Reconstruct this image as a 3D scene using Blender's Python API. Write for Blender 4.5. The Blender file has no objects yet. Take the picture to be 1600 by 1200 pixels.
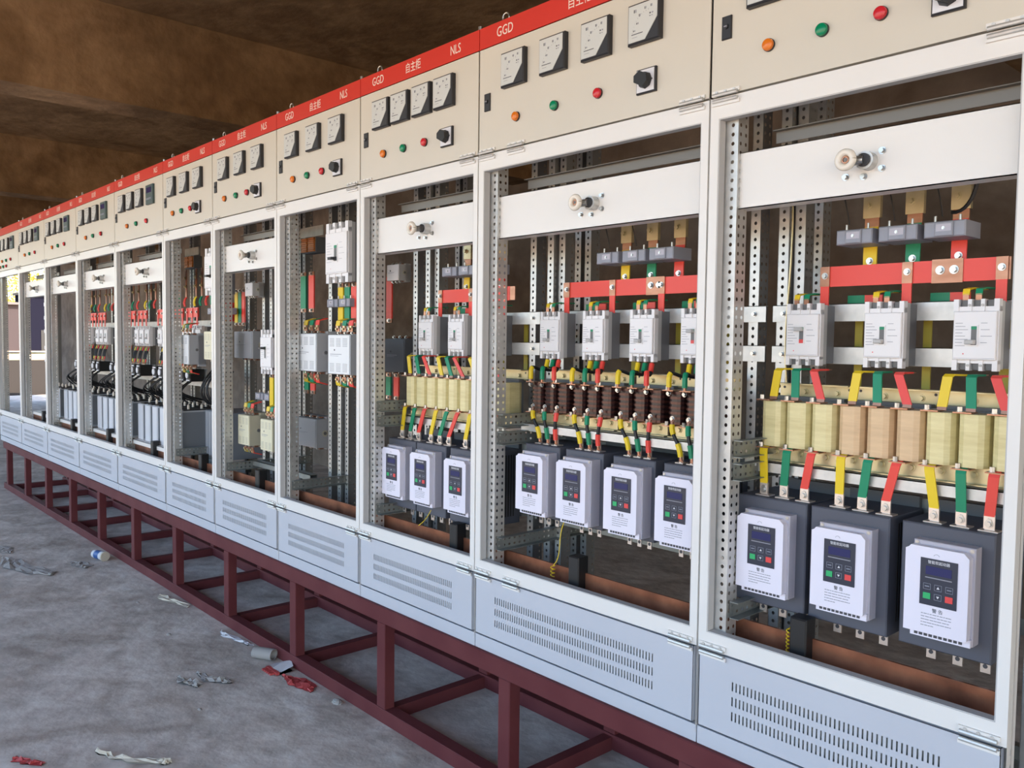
import bpy, math, random
from mathutils import Vector, Matrix
random.seed(7)
S = bpy.context.scene
COL = S.collection

# ------------------------------------------------------------ camera, light
cam_d = bpy.data.cameras.new('camera'); cam = bpy.data.objects.new('camera', cam_d); COL.objects.link(cam)
cam_d.sensor_fit = 'HORIZONTAL'; cam_d.sensor_width = 36.0; cam_d.lens = 36.0 * 1311.38 / 1600.0
cam_d.clip_start = 0.05; cam_d.clip_end = 600
_F = Vector((-0.74108814, 0.66945347, -0.05118998)); _R = Vector((0.66982247, 0.74242254, 0.01210896)); _U = Vector((-0.04611097, 0.02531439, 0.99861552))
M = Matrix((_R, _U, -_F)).transposed().to_4x4(); M.translation = Vector((0, -1.97729, 1.14453))
cam.matrix_world = M
S.camera = cam

S.view_settings.view_transform = 'Standard'; S.view_settings.look = 'None'
S.view_settings.gamma = 1; S.view_settings.use_curve_mapping = False
S.view_settings.exposure = 1.39

W = bpy.data.worlds.new('sky'); S.world = W; W.use_nodes = True
nt = W.node_tree; bg = nt.nodes['Background']
sky = nt.nodes.new('ShaderNodeTexSky'); sky.sky_type = 'NISHITA'; sky.sun_disc = False
sky.sun_elevation = math.radians(42); sky.sun_rotation = math.radians(60); sky.dust_density = 2.0
nt.links.new(sky.outputs[0], bg.inputs[0]); bg.inputs[1].default_value = 0.30

sun_d = bpy.data.lights.new('sun', 'SUN'); sun_d.energy = 7.0; sun_d.angle = math.radians(0.6); sun_d.color = (1, 0.9, 0.76)
sun = bpy.data.objects.new('sun', sun_d); COL.objects.link(sun)
sun.rotation_euler = Vector((-0.62, -0.42, -0.72)).to_track_quat('-Z', 'Y').to_euler()

GZ = -0.505   # ground level (cabinet bottoms are z = 0)

# ------------------------------------------------------------ materials
MATS = {}
def mat(name, col, rough=0.5, metal=0.0, var=None, scale=8.0, bump=0.0, spec=0.5, emit=None, stretch=None, detail=4.0):
    if name in MATS: return MATS[name]
    m = bpy.data.materials.new(name); m.use_nodes = True; MATS[name] = m
    t = m.node_tree; b = t.nodes['Principled BSDF']
    b.inputs['Base Color'].default_value = (*col, 1); b.inputs['Roughness'].default_value = rough
    b.inputs['Metallic'].default_value = metal; b.inputs['Specular IOR Level'].default_value = spec
    if var or bump:
        tc = t.nodes.new('ShaderNodeTexCoord'); src = tc.outputs['Object']
        if stretch:
            mp = t.nodes.new('ShaderNodeMapping'); mp.inputs['Scale'].default_value = stretch
            t.links.new(src, mp.inputs[0]); src = mp.outputs[0]
        n = t.nodes.new('ShaderNodeTexNoise'); n.inputs['Scale'].default_value = scale; n.inputs['Detail'].default_value = detail
        t.links.new(src, n.inputs['Vector'])
        if var:
            r = t.nodes.new('ShaderNodeValToRGB'); r.color_ramp.elements[0].position = 0.3; r.color_ramp.elements[1].position = 0.7
            r.color_ramp.elements[0].color = (*col, 1); r.color_ramp.elements[1].color = (*var, 1)
            t.links.new(n.outputs['Fac'], r.inputs[0]); t.links.new(r.outputs[0], b.inputs['Base Color'])
        if bump:
            bp = t.nodes.new('ShaderNodeBump'); bp.inputs['Strength'].default_value = bump; bp.inputs['Distance'].default_value = 0.02
            t.links.new(n.outputs['Fac'], bp.inputs['Height']); t.links.new(bp.outputs[0], b.inputs['Normal'])
    if emit: b.inputs['Emission Color'].default_value = (*emit[0], 1); b.inputs['Emission Strength'].default_value = emit[1]
    return m

def concrete(name, c1, c2, c3, scale=0.9):
    m = bpy.data.materials.new(name); m.use_nodes = True; MATS[name] = m
    t = m.node_tree; b = t.nodes['Principled BSDF']; b.inputs['Roughness'].default_value = 0.92; b.inputs['Specular IOR Level'].default_value = 0.2
    g = t.nodes.new('ShaderNodeNewGeometry')
    n1 = t.nodes.new('ShaderNodeTexNoise'); n1.inputs['Scale'].default_value = scale; n1.inputs['Detail'].default_value = 8; n1.inputs['Roughness'].default_value = 0.65
    n2 = t.nodes.new('ShaderNodeTexNoise'); n2.inputs['Scale'].default_value = scale * 14; n2.inputs['Detail'].default_value = 6
    n3 = t.nodes.new('ShaderNodeTexNoise'); n3.inputs['Scale'].default_value = scale * 3.3; n3.inputs['Detail'].default_value = 7; n3.inputs['Distortion'].default_value = 1.2
    for n in (n1, n2, n3): t.links.new(g.outputs['Position'], n.inputs['Vector'])
    r = t.nodes.new('ShaderNodeValToRGB'); e = r.color_ramp.elements
    e[0].position = 0.34; e[0].color = (*c1, 1); e[1].position = 0.66; e[1].color = (*c3, 1); k = e.new(0.5); k.color = (*c2, 1)
    t.links.new(n1.outputs['Fac'], r.inputs[0])
    r3 = t.nodes.new('ShaderNodeValToRGB'); r3.color_ramp.elements[0].position = 0.3; r3.color_ramp.elements[1].position = 0.62
    r3.color_ramp.elements[0].color = (0.55, 0.5, 0.46, 1); r3.color_ramp.elements[1].color = (1, 1, 1, 1)
    t.links.new(n3.outputs['Fac'], r3.inputs[0])
    mx = t.nodes.new('ShaderNodeMix'); mx.data_type = 'RGBA'; mx.blend_type = 'MULTIPLY'; mx.inputs[0].default_value = 0.8
    t.links.new(r.outputs[0], mx.inputs[6]); t.links.new(r3.outputs[0], mx.inputs[7])
    mx2 = t.nodes.new('ShaderNodeMix'); mx2.data_type = 'RGBA'; mx2.blend_type = 'OVERLAY'; mx2.inputs[0].default_value = 0.35
    t.links.new(mx.outputs[2], mx2.inputs[6]); t.links.new(n2.outputs['Fac'], mx2.inputs[7])
    t.links.new(mx2.outputs[2], b.inputs['Base Color'])
    bp = t.nodes.new('ShaderNodeBump'); bp.inputs['Strength'].default_value = 0.5; bp.inputs['Distance'].default_value = 0.02
    t.links.new(n2.outputs['Fac'], bp.inputs['Height']); t.links.new(bp.outputs[0], b.inputs['Normal'])
    return m

m_floor = concrete('floor_cement', (0.52, 0.465, 0.415), (0.60, 0.535, 0.48), (0.70, 0.625, 0.56), 0.8)
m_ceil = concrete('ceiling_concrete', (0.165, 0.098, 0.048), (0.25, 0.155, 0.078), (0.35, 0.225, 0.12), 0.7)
m_wall = concrete('wall_render', (0.15, 0.12, 0.10), (0.19, 0.155, 0.13), (0.24, 0.195, 0.16), 0.5)
m_dirt = concrete('dirt', (0.54, 0.37, 0.21), (0.64, 0.45, 0.27), (0.74, 0.55, 0.36), 0.2)
paint = mat('frame_paint', (0.80, 0.775, 0.735), 0.38, var=(0.77, 0.745, 0.705), scale=3)
door_paint = mat('door_paint', (0.66, 0.61, 0.515), 0.42, var=(0.63, 0.585, 0.495), scale=3)
vent_paint = mat('vent_paint', (0.55, 0.565, 0.61), 0.42, var=(0.52, 0.535, 0.58), scale=3)
red_paint = mat('red_enamel', (0.62, 0.035, 0.02), 0.35)
lettering_m = mat('white_lettering', (0.85, 0.72, 0.62), 0.5)
galv = mat('galvanised', (0.52, 0.52, 0.50), 0.42, 0.55, var=(0.66, 0.65, 0.62), scale=25)
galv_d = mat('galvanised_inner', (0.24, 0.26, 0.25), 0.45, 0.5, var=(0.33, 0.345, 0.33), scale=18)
brass = mat('yellow_zinc', (0.55, 0.47, 0.26), 0.35, 0.6, var=(0.64, 0.56, 0.36), scale=22)
steel = mat('bolt_steel', (0.50, 0.49, 0.47), 0.3, 0.9)
rail_m = mat('shaded_rail', (0.17, 0.155, 0.135), 0.45, 0.4)  # darkened metal, the dim light behind the header is put into the colour
maroon = mat('maroon_primer', (0.105, 0.022, 0.026), 0.65, var=(0.14, 0.036, 0.038), scale=5, bump=0.15, spec=0.2)
dark = mat('black_plastic', (0.022, 0.021, 0.024), 0.45)
black = mat('black_rubber', (0.012, 0.012, 0.013), 0.5)
copper = mat('copper', (0.46, 0.24, 0.16), 0.35, 0.7, var=(0.32, 0.15, 0.09), scale=9, stretch=(1, 4, 4))
copper_b = mat('copper_bar', (0.42, 0.17, 0.095), 0.36, 0.5, var=(0.16, 0.060, 0.035), scale=11, detail=9)
tin = mat('tinned_copper', (0.72, 0.63, 0.56), 0.35, 0.6)
s_yel = mat('yellow_sleeve', (0.85, 0.60, 0.015), 0.45); s_grn = mat('green_sleeve', (0.0, 0.25, 0.115), 0.45); s_red = mat('red_sleeve', (0.84, 0.065, 0.045), 0.42)
SL = {'yellow': s_yel, 'green': s_grn, 'red': s_red}
body_grey = mat('starter_grey', (0.085, 0.09, 0.115), 0.55)
cover_w = mat('starter_cover', (0.80, 0.77, 0.86), 0.42)
cover_b = mat('starter_cover_base', (0.48, 0.46, 0.52), 0.45)
key_dark = mat('keypad_film', (0.025, 0.032, 0.055), 0.3)
lcd = mat('lcd_glass', (0.03, 0.03, 0.11), 0.12)
key_g = mat('key_green', (0.02, 0.42, 0.14), 0.4); key_r = mat('key_red', (0.75, 0.06, 0.06), 0.4); key_k = mat('key_outline', (0.25, 0.27, 0.33), 0.4)
print_grey = mat('print_grey', (0.30, 0.30, 0.34), 0.6); print_white = mat('print_white', (0.75, 0.75, 0.78), 0.5); print_dark = mat('print_dark', (0.06, 0.06, 0.07), 0.5)
brk_w = mat('breaker_white', (0.84, 0.82, 0.82), 0.42); brk_g = mat('breaker_side', (0.50, 0.49, 0.48), 0.5)
brk_b = mat('breaker_base', (0.17, 0.17, 0.18), 0.5)
brk_d = mat('breaker_pocket', (0.15, 0.15, 0.15), 0.5)
meter_w = mat('meter_dial', (0.62, 0.63, 0.60), 0.3); lens_o = mat('lens_orange', (0.75, 0.19, 0.015), 0.25); lens_g = mat('lens_green', (0.0, 0.23, 0.10), 0.25); lens_r = mat('lens_red', (0.60, 0.02, 0.03), 0.25)
dgreen = mat('controller_face', (0.05, 0.085, 0.085), 0.35)
ct_grey = mat('ct_grey', (0.30, 0.31, 0.36), 0.5)
coil_c = mat('coil_cream', (0.80, 0.71, 0.38), 0.28, var=(0.66, 0.56, 0.27), scale=14, stretch=(1, 1, 6))
coil_p = mat('coil_peach', (0.74, 0.52, 0.30), 0.28, var=(0.62, 0.42, 0.24), scale=14, stretch=(1, 1, 6))
coil_w = mat('coil_winding', (0.022, 0.010, 0.011), 0.3, 0.1)
coil_w2 = mat('coil_wire_reddish', (0.070, 0.024, 0.020), 0.25, 0.3)  # reddish ribs alternating with the darker winding
cream = mat('cream_plastic', (0.74, 0.70, 0.50), 0.5); cream_s = mat('cream_side', (0.52, 0.49, 0.37), 0.5)
cont_w = mat('contactor_white', (0.84, 0.86, 0.87), 0.5); cont_s = mat('contactor_side', (0.44, 0.45, 0.47), 0.5)
cont_d = mat('contactor_grey', (0.10, 0.11, 0.125), 0.5)
cap_g = mat('capacitor_grey', (0.26, 0.285, 0.32), 0.45); cap_l = mat('capacitor_edge', (0.60, 0.63, 0.68), 0.4)
porc = mat('porcelain', (0.80, 0.74, 0.64), 0.25)
orange_c = mat('orange_winding', (0.75, 0.22, 0.04), 0.45)
teal = mat('teal_plastic', (0.03, 0.16, 0.15), 0.5)

# ------------------------------------------------------------ mesh builder
class MB:
    def __init__(s): s.v = []; s.f = []; s.m = []; s.mats = []; s.cur = 0
    def use(s, m):
        if m not in s.mats: s.mats.append(m)
        s.cur = s.mats.index(m); return s
    def add(s, vs, fs, m=None):
        if m is not None: s.use(m)
        o = len(s.v); s.v += [tuple(v) for v in vs]
        for f in fs: s.f.append([i + o for i in f]); s.m.append(s.cur)
        return s
    def box(s, x0, x1, y0, y1, z0, z1, m=None, ch=0.0):
        if ch <= 0:
            vs = [(x0, y0, z0), (x1, y0, z0), (x1, y1, z0), (x0, y1, z0), (x0, y0, z1), (x1, y0, z1), (x1, y1, z1), (x0, y1, z1)]
            return s.add(vs, [(0, 3, 2, 1), (4, 5, 6, 7), (0, 1, 5, 4), (1, 2, 6, 5), (2, 3, 7, 6), (3, 0, 4, 7)], m)
        # chamfered front (towards -y) edges
        c = ch
        vs = [(x0, y0 + c, z0), (x1, y0 + c, z0), (x1, y1, z0), (x0, y1, z0), (x0, y0 + c, z1), (x1, y0 + c, z1), (x1, y1, z1), (x0, y1, z1),
              (x0 + c, y0, z0 + c), (x1 - c, y0, z0 + c), (x1 - c, y0, z1 - c), (x0 + c, y0, z1 - c)]
        return s.add(vs, [(0, 3, 2, 1), (4, 5, 6, 7), (1, 2, 6, 5), (2, 3, 7, 6), (3, 0, 4, 7), (8, 9, 10, 11), (0, 1, 9, 8), (1, 5, 10, 9), (5, 4, 11, 10), (4, 0, 8, 11)], m)
    def prism(s, pts, y0, y1, m=None):          # polygon in xz (counter-clockwise seen from -y), extruded in y
        n = len(pts)
        vs = [(x, y0, z) for x, z in pts] + [(x, y1, z) for x, z in pts]
        fs = [tuple(range(n)), tuple(range(2 * n - 1, n - 1, -1))] + [(i, i + n, (i + 1) % n + n, (i + 1) % n) for i in range(n)]
        return s.add(vs, fs, m)
    def prismz(s, pts, z0, z1, m=None):         # polygon in xy (ccw from above), extruded in z
        n = len(pts)
        vs = [(x, y, z0) for x, y in pts] + [(x, y, z1) for x, y in pts]
        fs = [tuple(range(n - 1, -1, -1)), tuple(range(n, 2 * n))] + [(i, (i + 1) % n, (i + 1) % n + n, i + n) for i in range(n)]
        return s.add(vs, fs, m)
    def cyl(s, p, q, r, n=12, m=None, r2=None):
        p = Vector(p); q = Vector(q); d = (q - p).normalized(); a = d.orthogonal().normalized(); b = d.cross(a)
        r2 = r if r2 is None else r2
        vs = []
        for c, rr in ((p, r), (q, r2)):
            for i in range(n):
                t = 2 * math.pi * i / n; vs.append(c + (a * math.cos(t) + b * math.sin(t)) * rr)
        fs = [tuple(range(n - 1, -1, -1)), tuple(range(n, 2 * n))] + [(i, (i + 1) % n, (i + 1) % n + n, i + n) for i in range(n)]
        return s.add(vs, fs, m)
    def tube(s, pts, r, n=8, m=None, rs=None):
        P = [Vector(p) for p in pts]; k = len(P); vs = []; up = None
        for i, p in enumerate(P):
            d = (P[min(i + 1, k - 1)] - P[max(i - 1, 0)]).normalized()
            if up is None: up = d.orthogonal().normalized()
            a = (up - d * up.dot(d)); a = a.normalized() if a.length > 1e-5 else d.orthogonal().normalized()
            up = a; b = d.cross(a); rr = rs[i] if rs else r
            for j in range(n):
                t = 2 * math.pi * j / n; vs.append(p + (a * math.cos(t) + b * math.sin(t)) * rr)
        fs = [tuple(range(n - 1, -1, -1)), tuple(range((k - 1) * n, k * n))]
        for i in range(k - 1):
            for j in range(n): fs.append((i * n + j, i * n + (j + 1) % n, (i + 1) * n + (j + 1) % n, (i + 1) * n + j))
        return s.add(vs, fs, m)
    def strap(s, pts, w, t, m=None, side=(1, 0, 0)):   # flat bar following pts, width along side
        P = [Vector(p) for p in pts]; sd = Vector(side).normalized(); k = len(P); vs = []
        for i, p in enumerate(P):
            d = (P[min(i + 1, k - 1)] - P[max(i - 1, 0)]).normalized(); nn = d.cross(sd).normalized()
            for a, b in ((-1, -1), (1, -1), (1, 1), (-1, 1)): vs.append(p + sd * (a * w / 2) + nn * (b * t / 2))
        fs = [(0, 1, 2, 3), tuple(range((k - 1) * 4 + 3, (k - 1) * 4 - 1, -1))]
        for i in range(k - 1):
            for j in range(4): fs.append((i * 4 + j, (i + 1) * 4 + j, (i + 1) * 4 + (j + 1) % 4, i * 4 + (j + 1) % 4))
        return s.add(vs, fs, m)
    def bolt(s, p, d=(0, -1, 0), r=0.006, h=0.006, m=None):
        p = Vector(p); d = Vector(d)
        s.cyl(p, p + d * 0.0015, r * 1.45, 12, m or steel)
        s.cyl(p + d * 0.0015, p + d * h, r, 6, m or steel)
        return s
    def perf(s, org, u, v, nu, nv, pu, pv, hw, hh, m=None):  # perforated sheet of nu x nv cells, one elongated hole per cell
        o = Vector(org); u = Vector(u); v = Vector(v); N = 8
        for i in range(nu):
            for j in range(nv):
                c = o + u * ((i + .5) * pu) + v * ((j + .5) * pv)
                vs = []; fs = []
                for k in range(N):
                    t = 2 * math.pi * (k + .5) / N
                    vs.append(c + u * (hw * math.cos(t)) + v * (hh * math.sin(t)))
                # outer ring of 8 points on the cell rectangle
                for a, b in ((1, .41), (.41, 1), (-.41, 1), (-1, .41), (-1, -.41), (-.41, -1), (.41, -1), (1, -.41)):
                    vs.append(c + u * (a * pu / 2) + v * (b * pv / 2))
                for a, b in ((1, 1), (-1, 1), (-1, -1), (1, -1)): vs.append(c + u * (a * pu / 2) + v * (b * pv / 2))
                for k in range(N): fs.append((k, k + N, (k + 1) % N + N, (k + 1) % N))
                fs += [(8, 16, 9), (10, 17, 11), (12, 18, 13), (14, 19, 15)]
                s.add(vs, fs, m)
        return s
    def mesh(s, name, smooth=False):
        me = bpy.data.meshes.new(name); me.from_pydata(s.v, [], s.f)
        for m in s.mats: me.materials.append(m)
        me.polygons.foreach_set('material_index', s.m)
        me.update()
        if smooth:
            me.polygons.foreach_set('use_smooth', [True] * len(me.polygons)); me.set_sharp_from_angle(angle=math.radians(38))
        return me

def link(name, data, parent=None, loc=(0, 0, 0), rz=0):
    o = bpy.data.objects.new(name, data); COL.objects.link(o); o.location = loc; o.rotation_euler = (0, 0, rz)
    if parent is not None: o.parent = parent
    return o
def part(name, mb, parent, loc=(0, 0, 0), smooth=False, label=None):
    me = mb if isinstance(mb, bpy.types.Mesh) else mb.mesh(name, smooth)
    o = link(name, me, parent, loc)
    if label: o['label'] = label
    return o
def thing(name, label, cat, loc=(0, 0, 0), group=None):
    o = link(name, None, None, loc); o['label'] = label; o['category'] = cat
    if group: o['group'] = group
    return o
def single(name, mb, label, cat, loc=(0, 0, 0), group=None, smooth=False, kind=None):
    o = link(name, mb if isinstance(mb, bpy.types.Mesh) else mb.mesh(name, smooth), None, loc); o['label'] = label; o['category'] = cat
    if group: o['group'] = group
    if kind: o['kind'] = kind
    return o
def copy_tree(o, parent=None, loc=None, label=None, group=None):
    c = o.copy(); COL.objects.link(c); c.parent = parent
    if loc is not None: c.location = loc
    if label: c['label'] = label
    if group: c['group'] = group
    for ch in list(o.children): copy_tree(ch, c)
    return c
def struct(name, mb):
    o = link(name, mb.mesh(name)); o['kind'] = 'structure'; return o

_txt = {}
def text_mesh(body, m, size, sx=1.0, ext=0.0004, align='CENTER'):
    key = (body, m.name, size, sx)
    if key in _txt: return _txt[key]
    c = bpy.data.curves.new('lettering', 'FONT'); c.body = body; c.size = size; c.extrude = ext; c.align_x = align; c.align_y = 'CENTER'; c.resolution_u = 3
    o = bpy.data.objects.new('lettering', c); COL.objects.link(o)
    bpy.context.view_layer.update()
    dg = bpy.context.evaluated_depsgraph_get()
    me = bpy.data.meshes.new_from_object(o.evaluated_get(dg))
    bpy.data.objects.remove(o); bpy.data.curves.remove(c)
    me.transform(Matrix.Diagonal((sx, 1, 1, 1))); me.transform(Matrix.Rotation(math.radians(90), 4, 'X'))
    me.materials.clear(); me.materials.append(m); me.name = 'lettering'
    _txt[key] = me; return me

def ring(mb, c, R, r, axis='y', n=20, k=8, m=None, a0=0, a1=2 * math.pi):
    pts = []
    for i in range(n + 1):
        t = a0 + (a1 - a0) * i / n
        if axis == 'y': pts.append((c[0] + R * math.cos(t), c[1], c[2] + R * math.sin(t)))
        elif axis == 'x': pts.append((c[0], c[1] + R * math.cos(t), c[2] + R * math.sin(t)))
        else: pts.append((c[0] + R * math.cos(t), c[1] + R * math.sin(t), c[2]))
    mb.tube(pts, r, k, m)

# ------------------------------------------------------------ the setting
b = MB().box(-26, 16, -9, 9, GZ - 0.3, GZ, m_floor); struct('floor', b)
b = MB().box(-400, 200, -300, 300, GZ - 0.9, GZ - 0.31, m_dirt)
g = b; o = single('dirt_ground', g, 'sunlit bare earth ground stretching away outside the shed', 'ground'); o['kind'] = 'structure'
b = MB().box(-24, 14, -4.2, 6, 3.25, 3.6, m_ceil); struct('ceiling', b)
for i, bx in enumerate((-5.77, -10.2, -14.7, -19.2, -1.3, 3.2, 7.7)):
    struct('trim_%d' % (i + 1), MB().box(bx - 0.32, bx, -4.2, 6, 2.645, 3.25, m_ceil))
struct('floor_shade', MB().box(-64, -26, -14, 60, GZ - 0.31, GZ - 0.02, mat('shade_dark_ground', (.040, .033, .028), 1.0, spec=0.0)))  # added dark slab, its colour stands in for shade on the ground
struct('wall_back', MB().box(-23.2, 14, 3.5, 3.75, GZ, 3.25, m_wall))

# ------------------------------------------------------------ cabinets
B = [-0.585, -1.385, -2.383, -3.186, -3.972, -4.769, -5.552, -6.530, -7.519, -8.530, -9.533, -10.53]
ORD = ['nearest', 'second', 'third', 'fourth', 'fifth', 'sixth', 'seventh', 'eighth', 'ninth', 'tenth', 'eleventh']
def CAB(i): return 'the nearest cabinet' if i == 0 else 'the %s cabinet from right' % ORD[i]
HT = 2.266

def post_mesh():
    mb = MB(); w = 0.066; n = 88; pz = 2.2 / n
    mb.perf((0, 0, 0.03), (1, 0, 0), (0, 0, 1), 2, n, w / 2, pz, 0.0052, 0.0056, galv)       # front flange
    mb.perf((w, 0, 0.03), (0, 1, 0), (0, 0, 1), 2, n, 0.025, pz, 0.0048, 0.0056, galv)        # right web
    mb.perf((0, 0.05, 0.03), (0, -1, 0), (0, 0, 1), 2, n, 0.025, pz, 0.0048, 0.0056, galv)     # left web
    return mb.mesh('frame_post')
POST = post_mesh()
def slim_post():
    mb = MB(); w = 0.034; n = 88; pz = 2.2 / n
    mb.perf((0, 0, 0.03), (1, 0, 0), (0, 0, 1), 1, n, w, pz, 0.0052, 0.0056, galv)
    mb.perf((w, 0, 0.03), (0, 1, 0), (0, 0, 1), 2, n, 0.026, pz, 0.0048, 0.0056, post_shade)
    mb.box(0, 0.002, 0, 0.052, 0.03, 2.23, post_shade)
    return mb.mesh('frame_post')
post_shade = mat('post_web_shade', (0.24, 0.24, 0.235), 0.5, 0.4)  # same galvanised post, side webs coloured darker for the shade on them
SLIM = slim_post()
def rail_mesh(L, name, m, h=0.044):           # perforated C rail running in +x, front at y=0
    mb = MB(); n = max(2, int(L / 0.025)); p = L / n
    mb.perf((0, 0, 0), (1, 0, 0), (0, 0, 1), n, 2, p, h / 2, 0.005, 0.0045, m)
    mb.box(0, L, 0, 0.03, h, h + 0.002, m); mb.box(0, L, 0, 0.03, -0.002, 0, m)
    return mb.mesh(name)
def side_rail_mesh(D, h=0.044):               # perforated rail running in +y, web facing +x
    mb = MB(); n = int(D / 0.025); p = D / n
    mb.perf((0, 0, 0), (0, 1, 0), (0, 0, 1), n, 2, p, h / 2, 0.005, 0.0045, galv_d)
    mb.box(0, 0.028, 0, D, h, h + 0.002, galv_d); mb.box(0, 0.028, 0, D, -0.002, 0, galv_d)
    return mb.mesh('side_rail')
SIDE = side_rail_mesh(0.54)

def eye_mesh():
    mb = MB(); mb.cyl((0, 0, -0.004), (0, 0, 0.003), 0.010, 14, steel); ring(mb, (0, 0, 0.016), 0.0165, 0.003, 'y', 20, 8, steel)
    return mb.mesh('lifting_eye', True)
EYE = eye_mesh()
def hinge_mesh():
    mb = MB(); m = paint
    mb.box(0, 0.085, -0.006, 0, 0.010, 0.020, m); mb.box(0, 0.085, -0.006, 0, -0.020, -0.010, m)
    mb.cyl((0.004, -0.008, 0.008), (0.081, -0.008, 0.008), 0.0055, 8, galv); mb.cyl((0.004, -0.008, -0.008), (0.081, -0.008, -0.008), 0.0055, 8, galv)
    for x in (0.015, 0.042, 0.070): mb.cyl((x, -0.009, 0.015), (x, -0.006, 0.015), 0.004, 8, galv)
    return mb.mesh('hinge')
HINGE = hinge_mesh()
def lock_mesh():
    mb = MB(); mb.box(0, 0.03, -0.006, 0, 0, 0.062, dark, 0.002); mb.cyl((0.015, -0.006, 0.033), (0.015, -0.010, 0.033), 0.007, 10, dark); mb.box(0.0105, 0.0195, -0.0115, -0.010, 0.0315, 0.0345, print_grey)
    return mb.mesh('door_lock')
LOCK = lock_mesh()
def meter_meshes():
    c = MB(); w = 0.118
    c.box(0, w, -0.020, 0, 0, w, dark, 0.004)
    d = MB(); i = 0.006; y = -0.0205; e = w - i
    d.prism([(i, i), (0.068, i), (e, 0.062), (e, e), (i, e)], y - 0.001, y + 0.003, meter_w)
    cx, cz = 0.082, 0.028
    for k in range(11):                         # scale ticks on the arc
        t = math.radians(92 + 8.3 * k); R0 = 0.058; R1 = 0.061 if k % 5 else 0.063
        p = (cx + R0 * math.cos(t), cz + R0 * math.sin(t)); q = (cx + R1 * math.cos(t), cz + R1 * math.sin(t))
        nx, nz = -math.sin(t) * 0.0003, math.cos(t) * 0.0003
        d.prism([(p[0] - nx, p[1] - nz), (p[0] + nx, p[1] + nz), (q[0] + nx, q[1] + nz), (q[0] - nx, q[1] - nz)][::-1], y - 0.0015, y - 0.001, print_grey)
    d.box(0.018, 0.060, y - 0.0015, y - 0.001, 0.0270, 0.0292, print_dark)
    d.box(0.020, 0.040, y - 0.0015, y - 0.001, 0.0185, 0.0195, print_grey)
    for (x, z, a, h) in ((0.026, 0.090, 0.009, 0.009), (0.045, 0.076, 0.006, 0.007), (0.036, 0.055, 0.008, 0.005), (0.066, 0.092, 0.006, 0.007), (0.088, 0.094, 0.006, 0.007), (0.024, 0.036, 0.008, 0.004), (0.084, 0.074, 0.014, 0.004), (0.084, 0.067, 0.012, 0.002)):
        d.box(x, x + a * 0.35, y - 0.0015, y - 0.001, z, z + h, print_dark); d.box(x + a * 0.6, x + a, y - 0.0015, y - 0.001, z, z + h, print_grey)
    return c.mesh('panel_meter'), d.mesh('meter_dial')
MET, DIAL = meter_meshes()
def pilot(m):
    mb = MB(); mb.cyl((0, 0, 0), (0, -0.006, 0), 0.0165, 20, dark); mb.cyl((0, -0.006, 0), (0, -0.013, 0), 0.0155, 20, m, 0.0145)
    mb.cyl((0, -0.013, 0), (0, -0.017, 0), 0.0145, 20, m, 0.009)
    return mb.mesh('pilot_lamp', True)
PL = {'orange': pilot(lens_o), 'green': pilot(lens_g), 'red': pilot(lens_r)}
def switch_mesh():
    mb = MB(); w = 0.072
    mb.box(0, w, -0.010, 0, 0, w, dark, 0.002); mb.box(0.004, w - 0.004, -0.0115, -0.0095, 0.004, w - 0.004, print_white)
    k = MB(); c = w / 2
    k.cyl((c, -0.0115, c), (c, -0.020, c), 0.025, 8, dark, 0.023)
    k.prism([(c - 0.024, c - 0.007), (c + 0.008, c - 0.024), (c + 0.024, c - 0.010), (c + 0.022, c + 0.010), (c - 0.004, c + 0.024), (c - 0.024, c + 0.012)], -0.036, -0.019, black)
    k.box(w - 0.012, w - 0.009, -0.0122, -0.0115, c - 0.002, c + 0.002, print_dark)
    return mb.mesh('rotary_switch'), k.mesh('switch_knob')
SW, KNOB = switch_mesh()
def controller_mesh():
    mb = MB(); mb.box(0, 0.128, -0.016, 0, 0, 0.128, dgreen, 0.003); mb.box(0.02, 0.108, -0.0175, -0.016, 0.075, 0.11, lcd)
    for k in range(4): mb.box(0.02 + 0.023 * k, 0.036 + 0.023 * k, -0.0185, -0.016, 0.03, 0.042, key_k)
    return mb.mesh('power_factor_controller')
CTRL = controller_mesh()
def bandknob_mesh():
    k = MB()
    k.cyl((0.030, 0, 0), (0.030, -0.028, 0), 0.022, 18, galv); k.cyl((0.030, -0.028, 0), (0.030, -0.034, 0), 0.016, 18, dark)
    k.cyl((0.0, -0.034, 0), (0.0, -0.050, 0), 0.013, 16, steel); k.cyl((0.004, -0.034, 0), (0.030, -0.030, 0), 0.012, 12, steel)
    ring(k, (0, -0.060, 0), 0.0185, 0.0085, 'y', 24, 10, porc); k.cyl((0, -0.060, 0), (0, -0.045, 0), 0.017, 16, porc); ring(k, (0, -0.0605, 0), 0.0075, 0.0022, 'y', 16, 6, copper); k.cyl((0, -0.0615, 0), (0, -0.058, 0), 0.005, 6, brk_d)
    return k.mesh('operating_knob', True)
BK = bandknob_mesh()
def _bolt():
    m = MB(); m.bolt((0, 0, 0), (0, -1, 0), 0.0062, 0.010); return m.mesh('fixing_bolt')
FB = _bolt()

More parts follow.
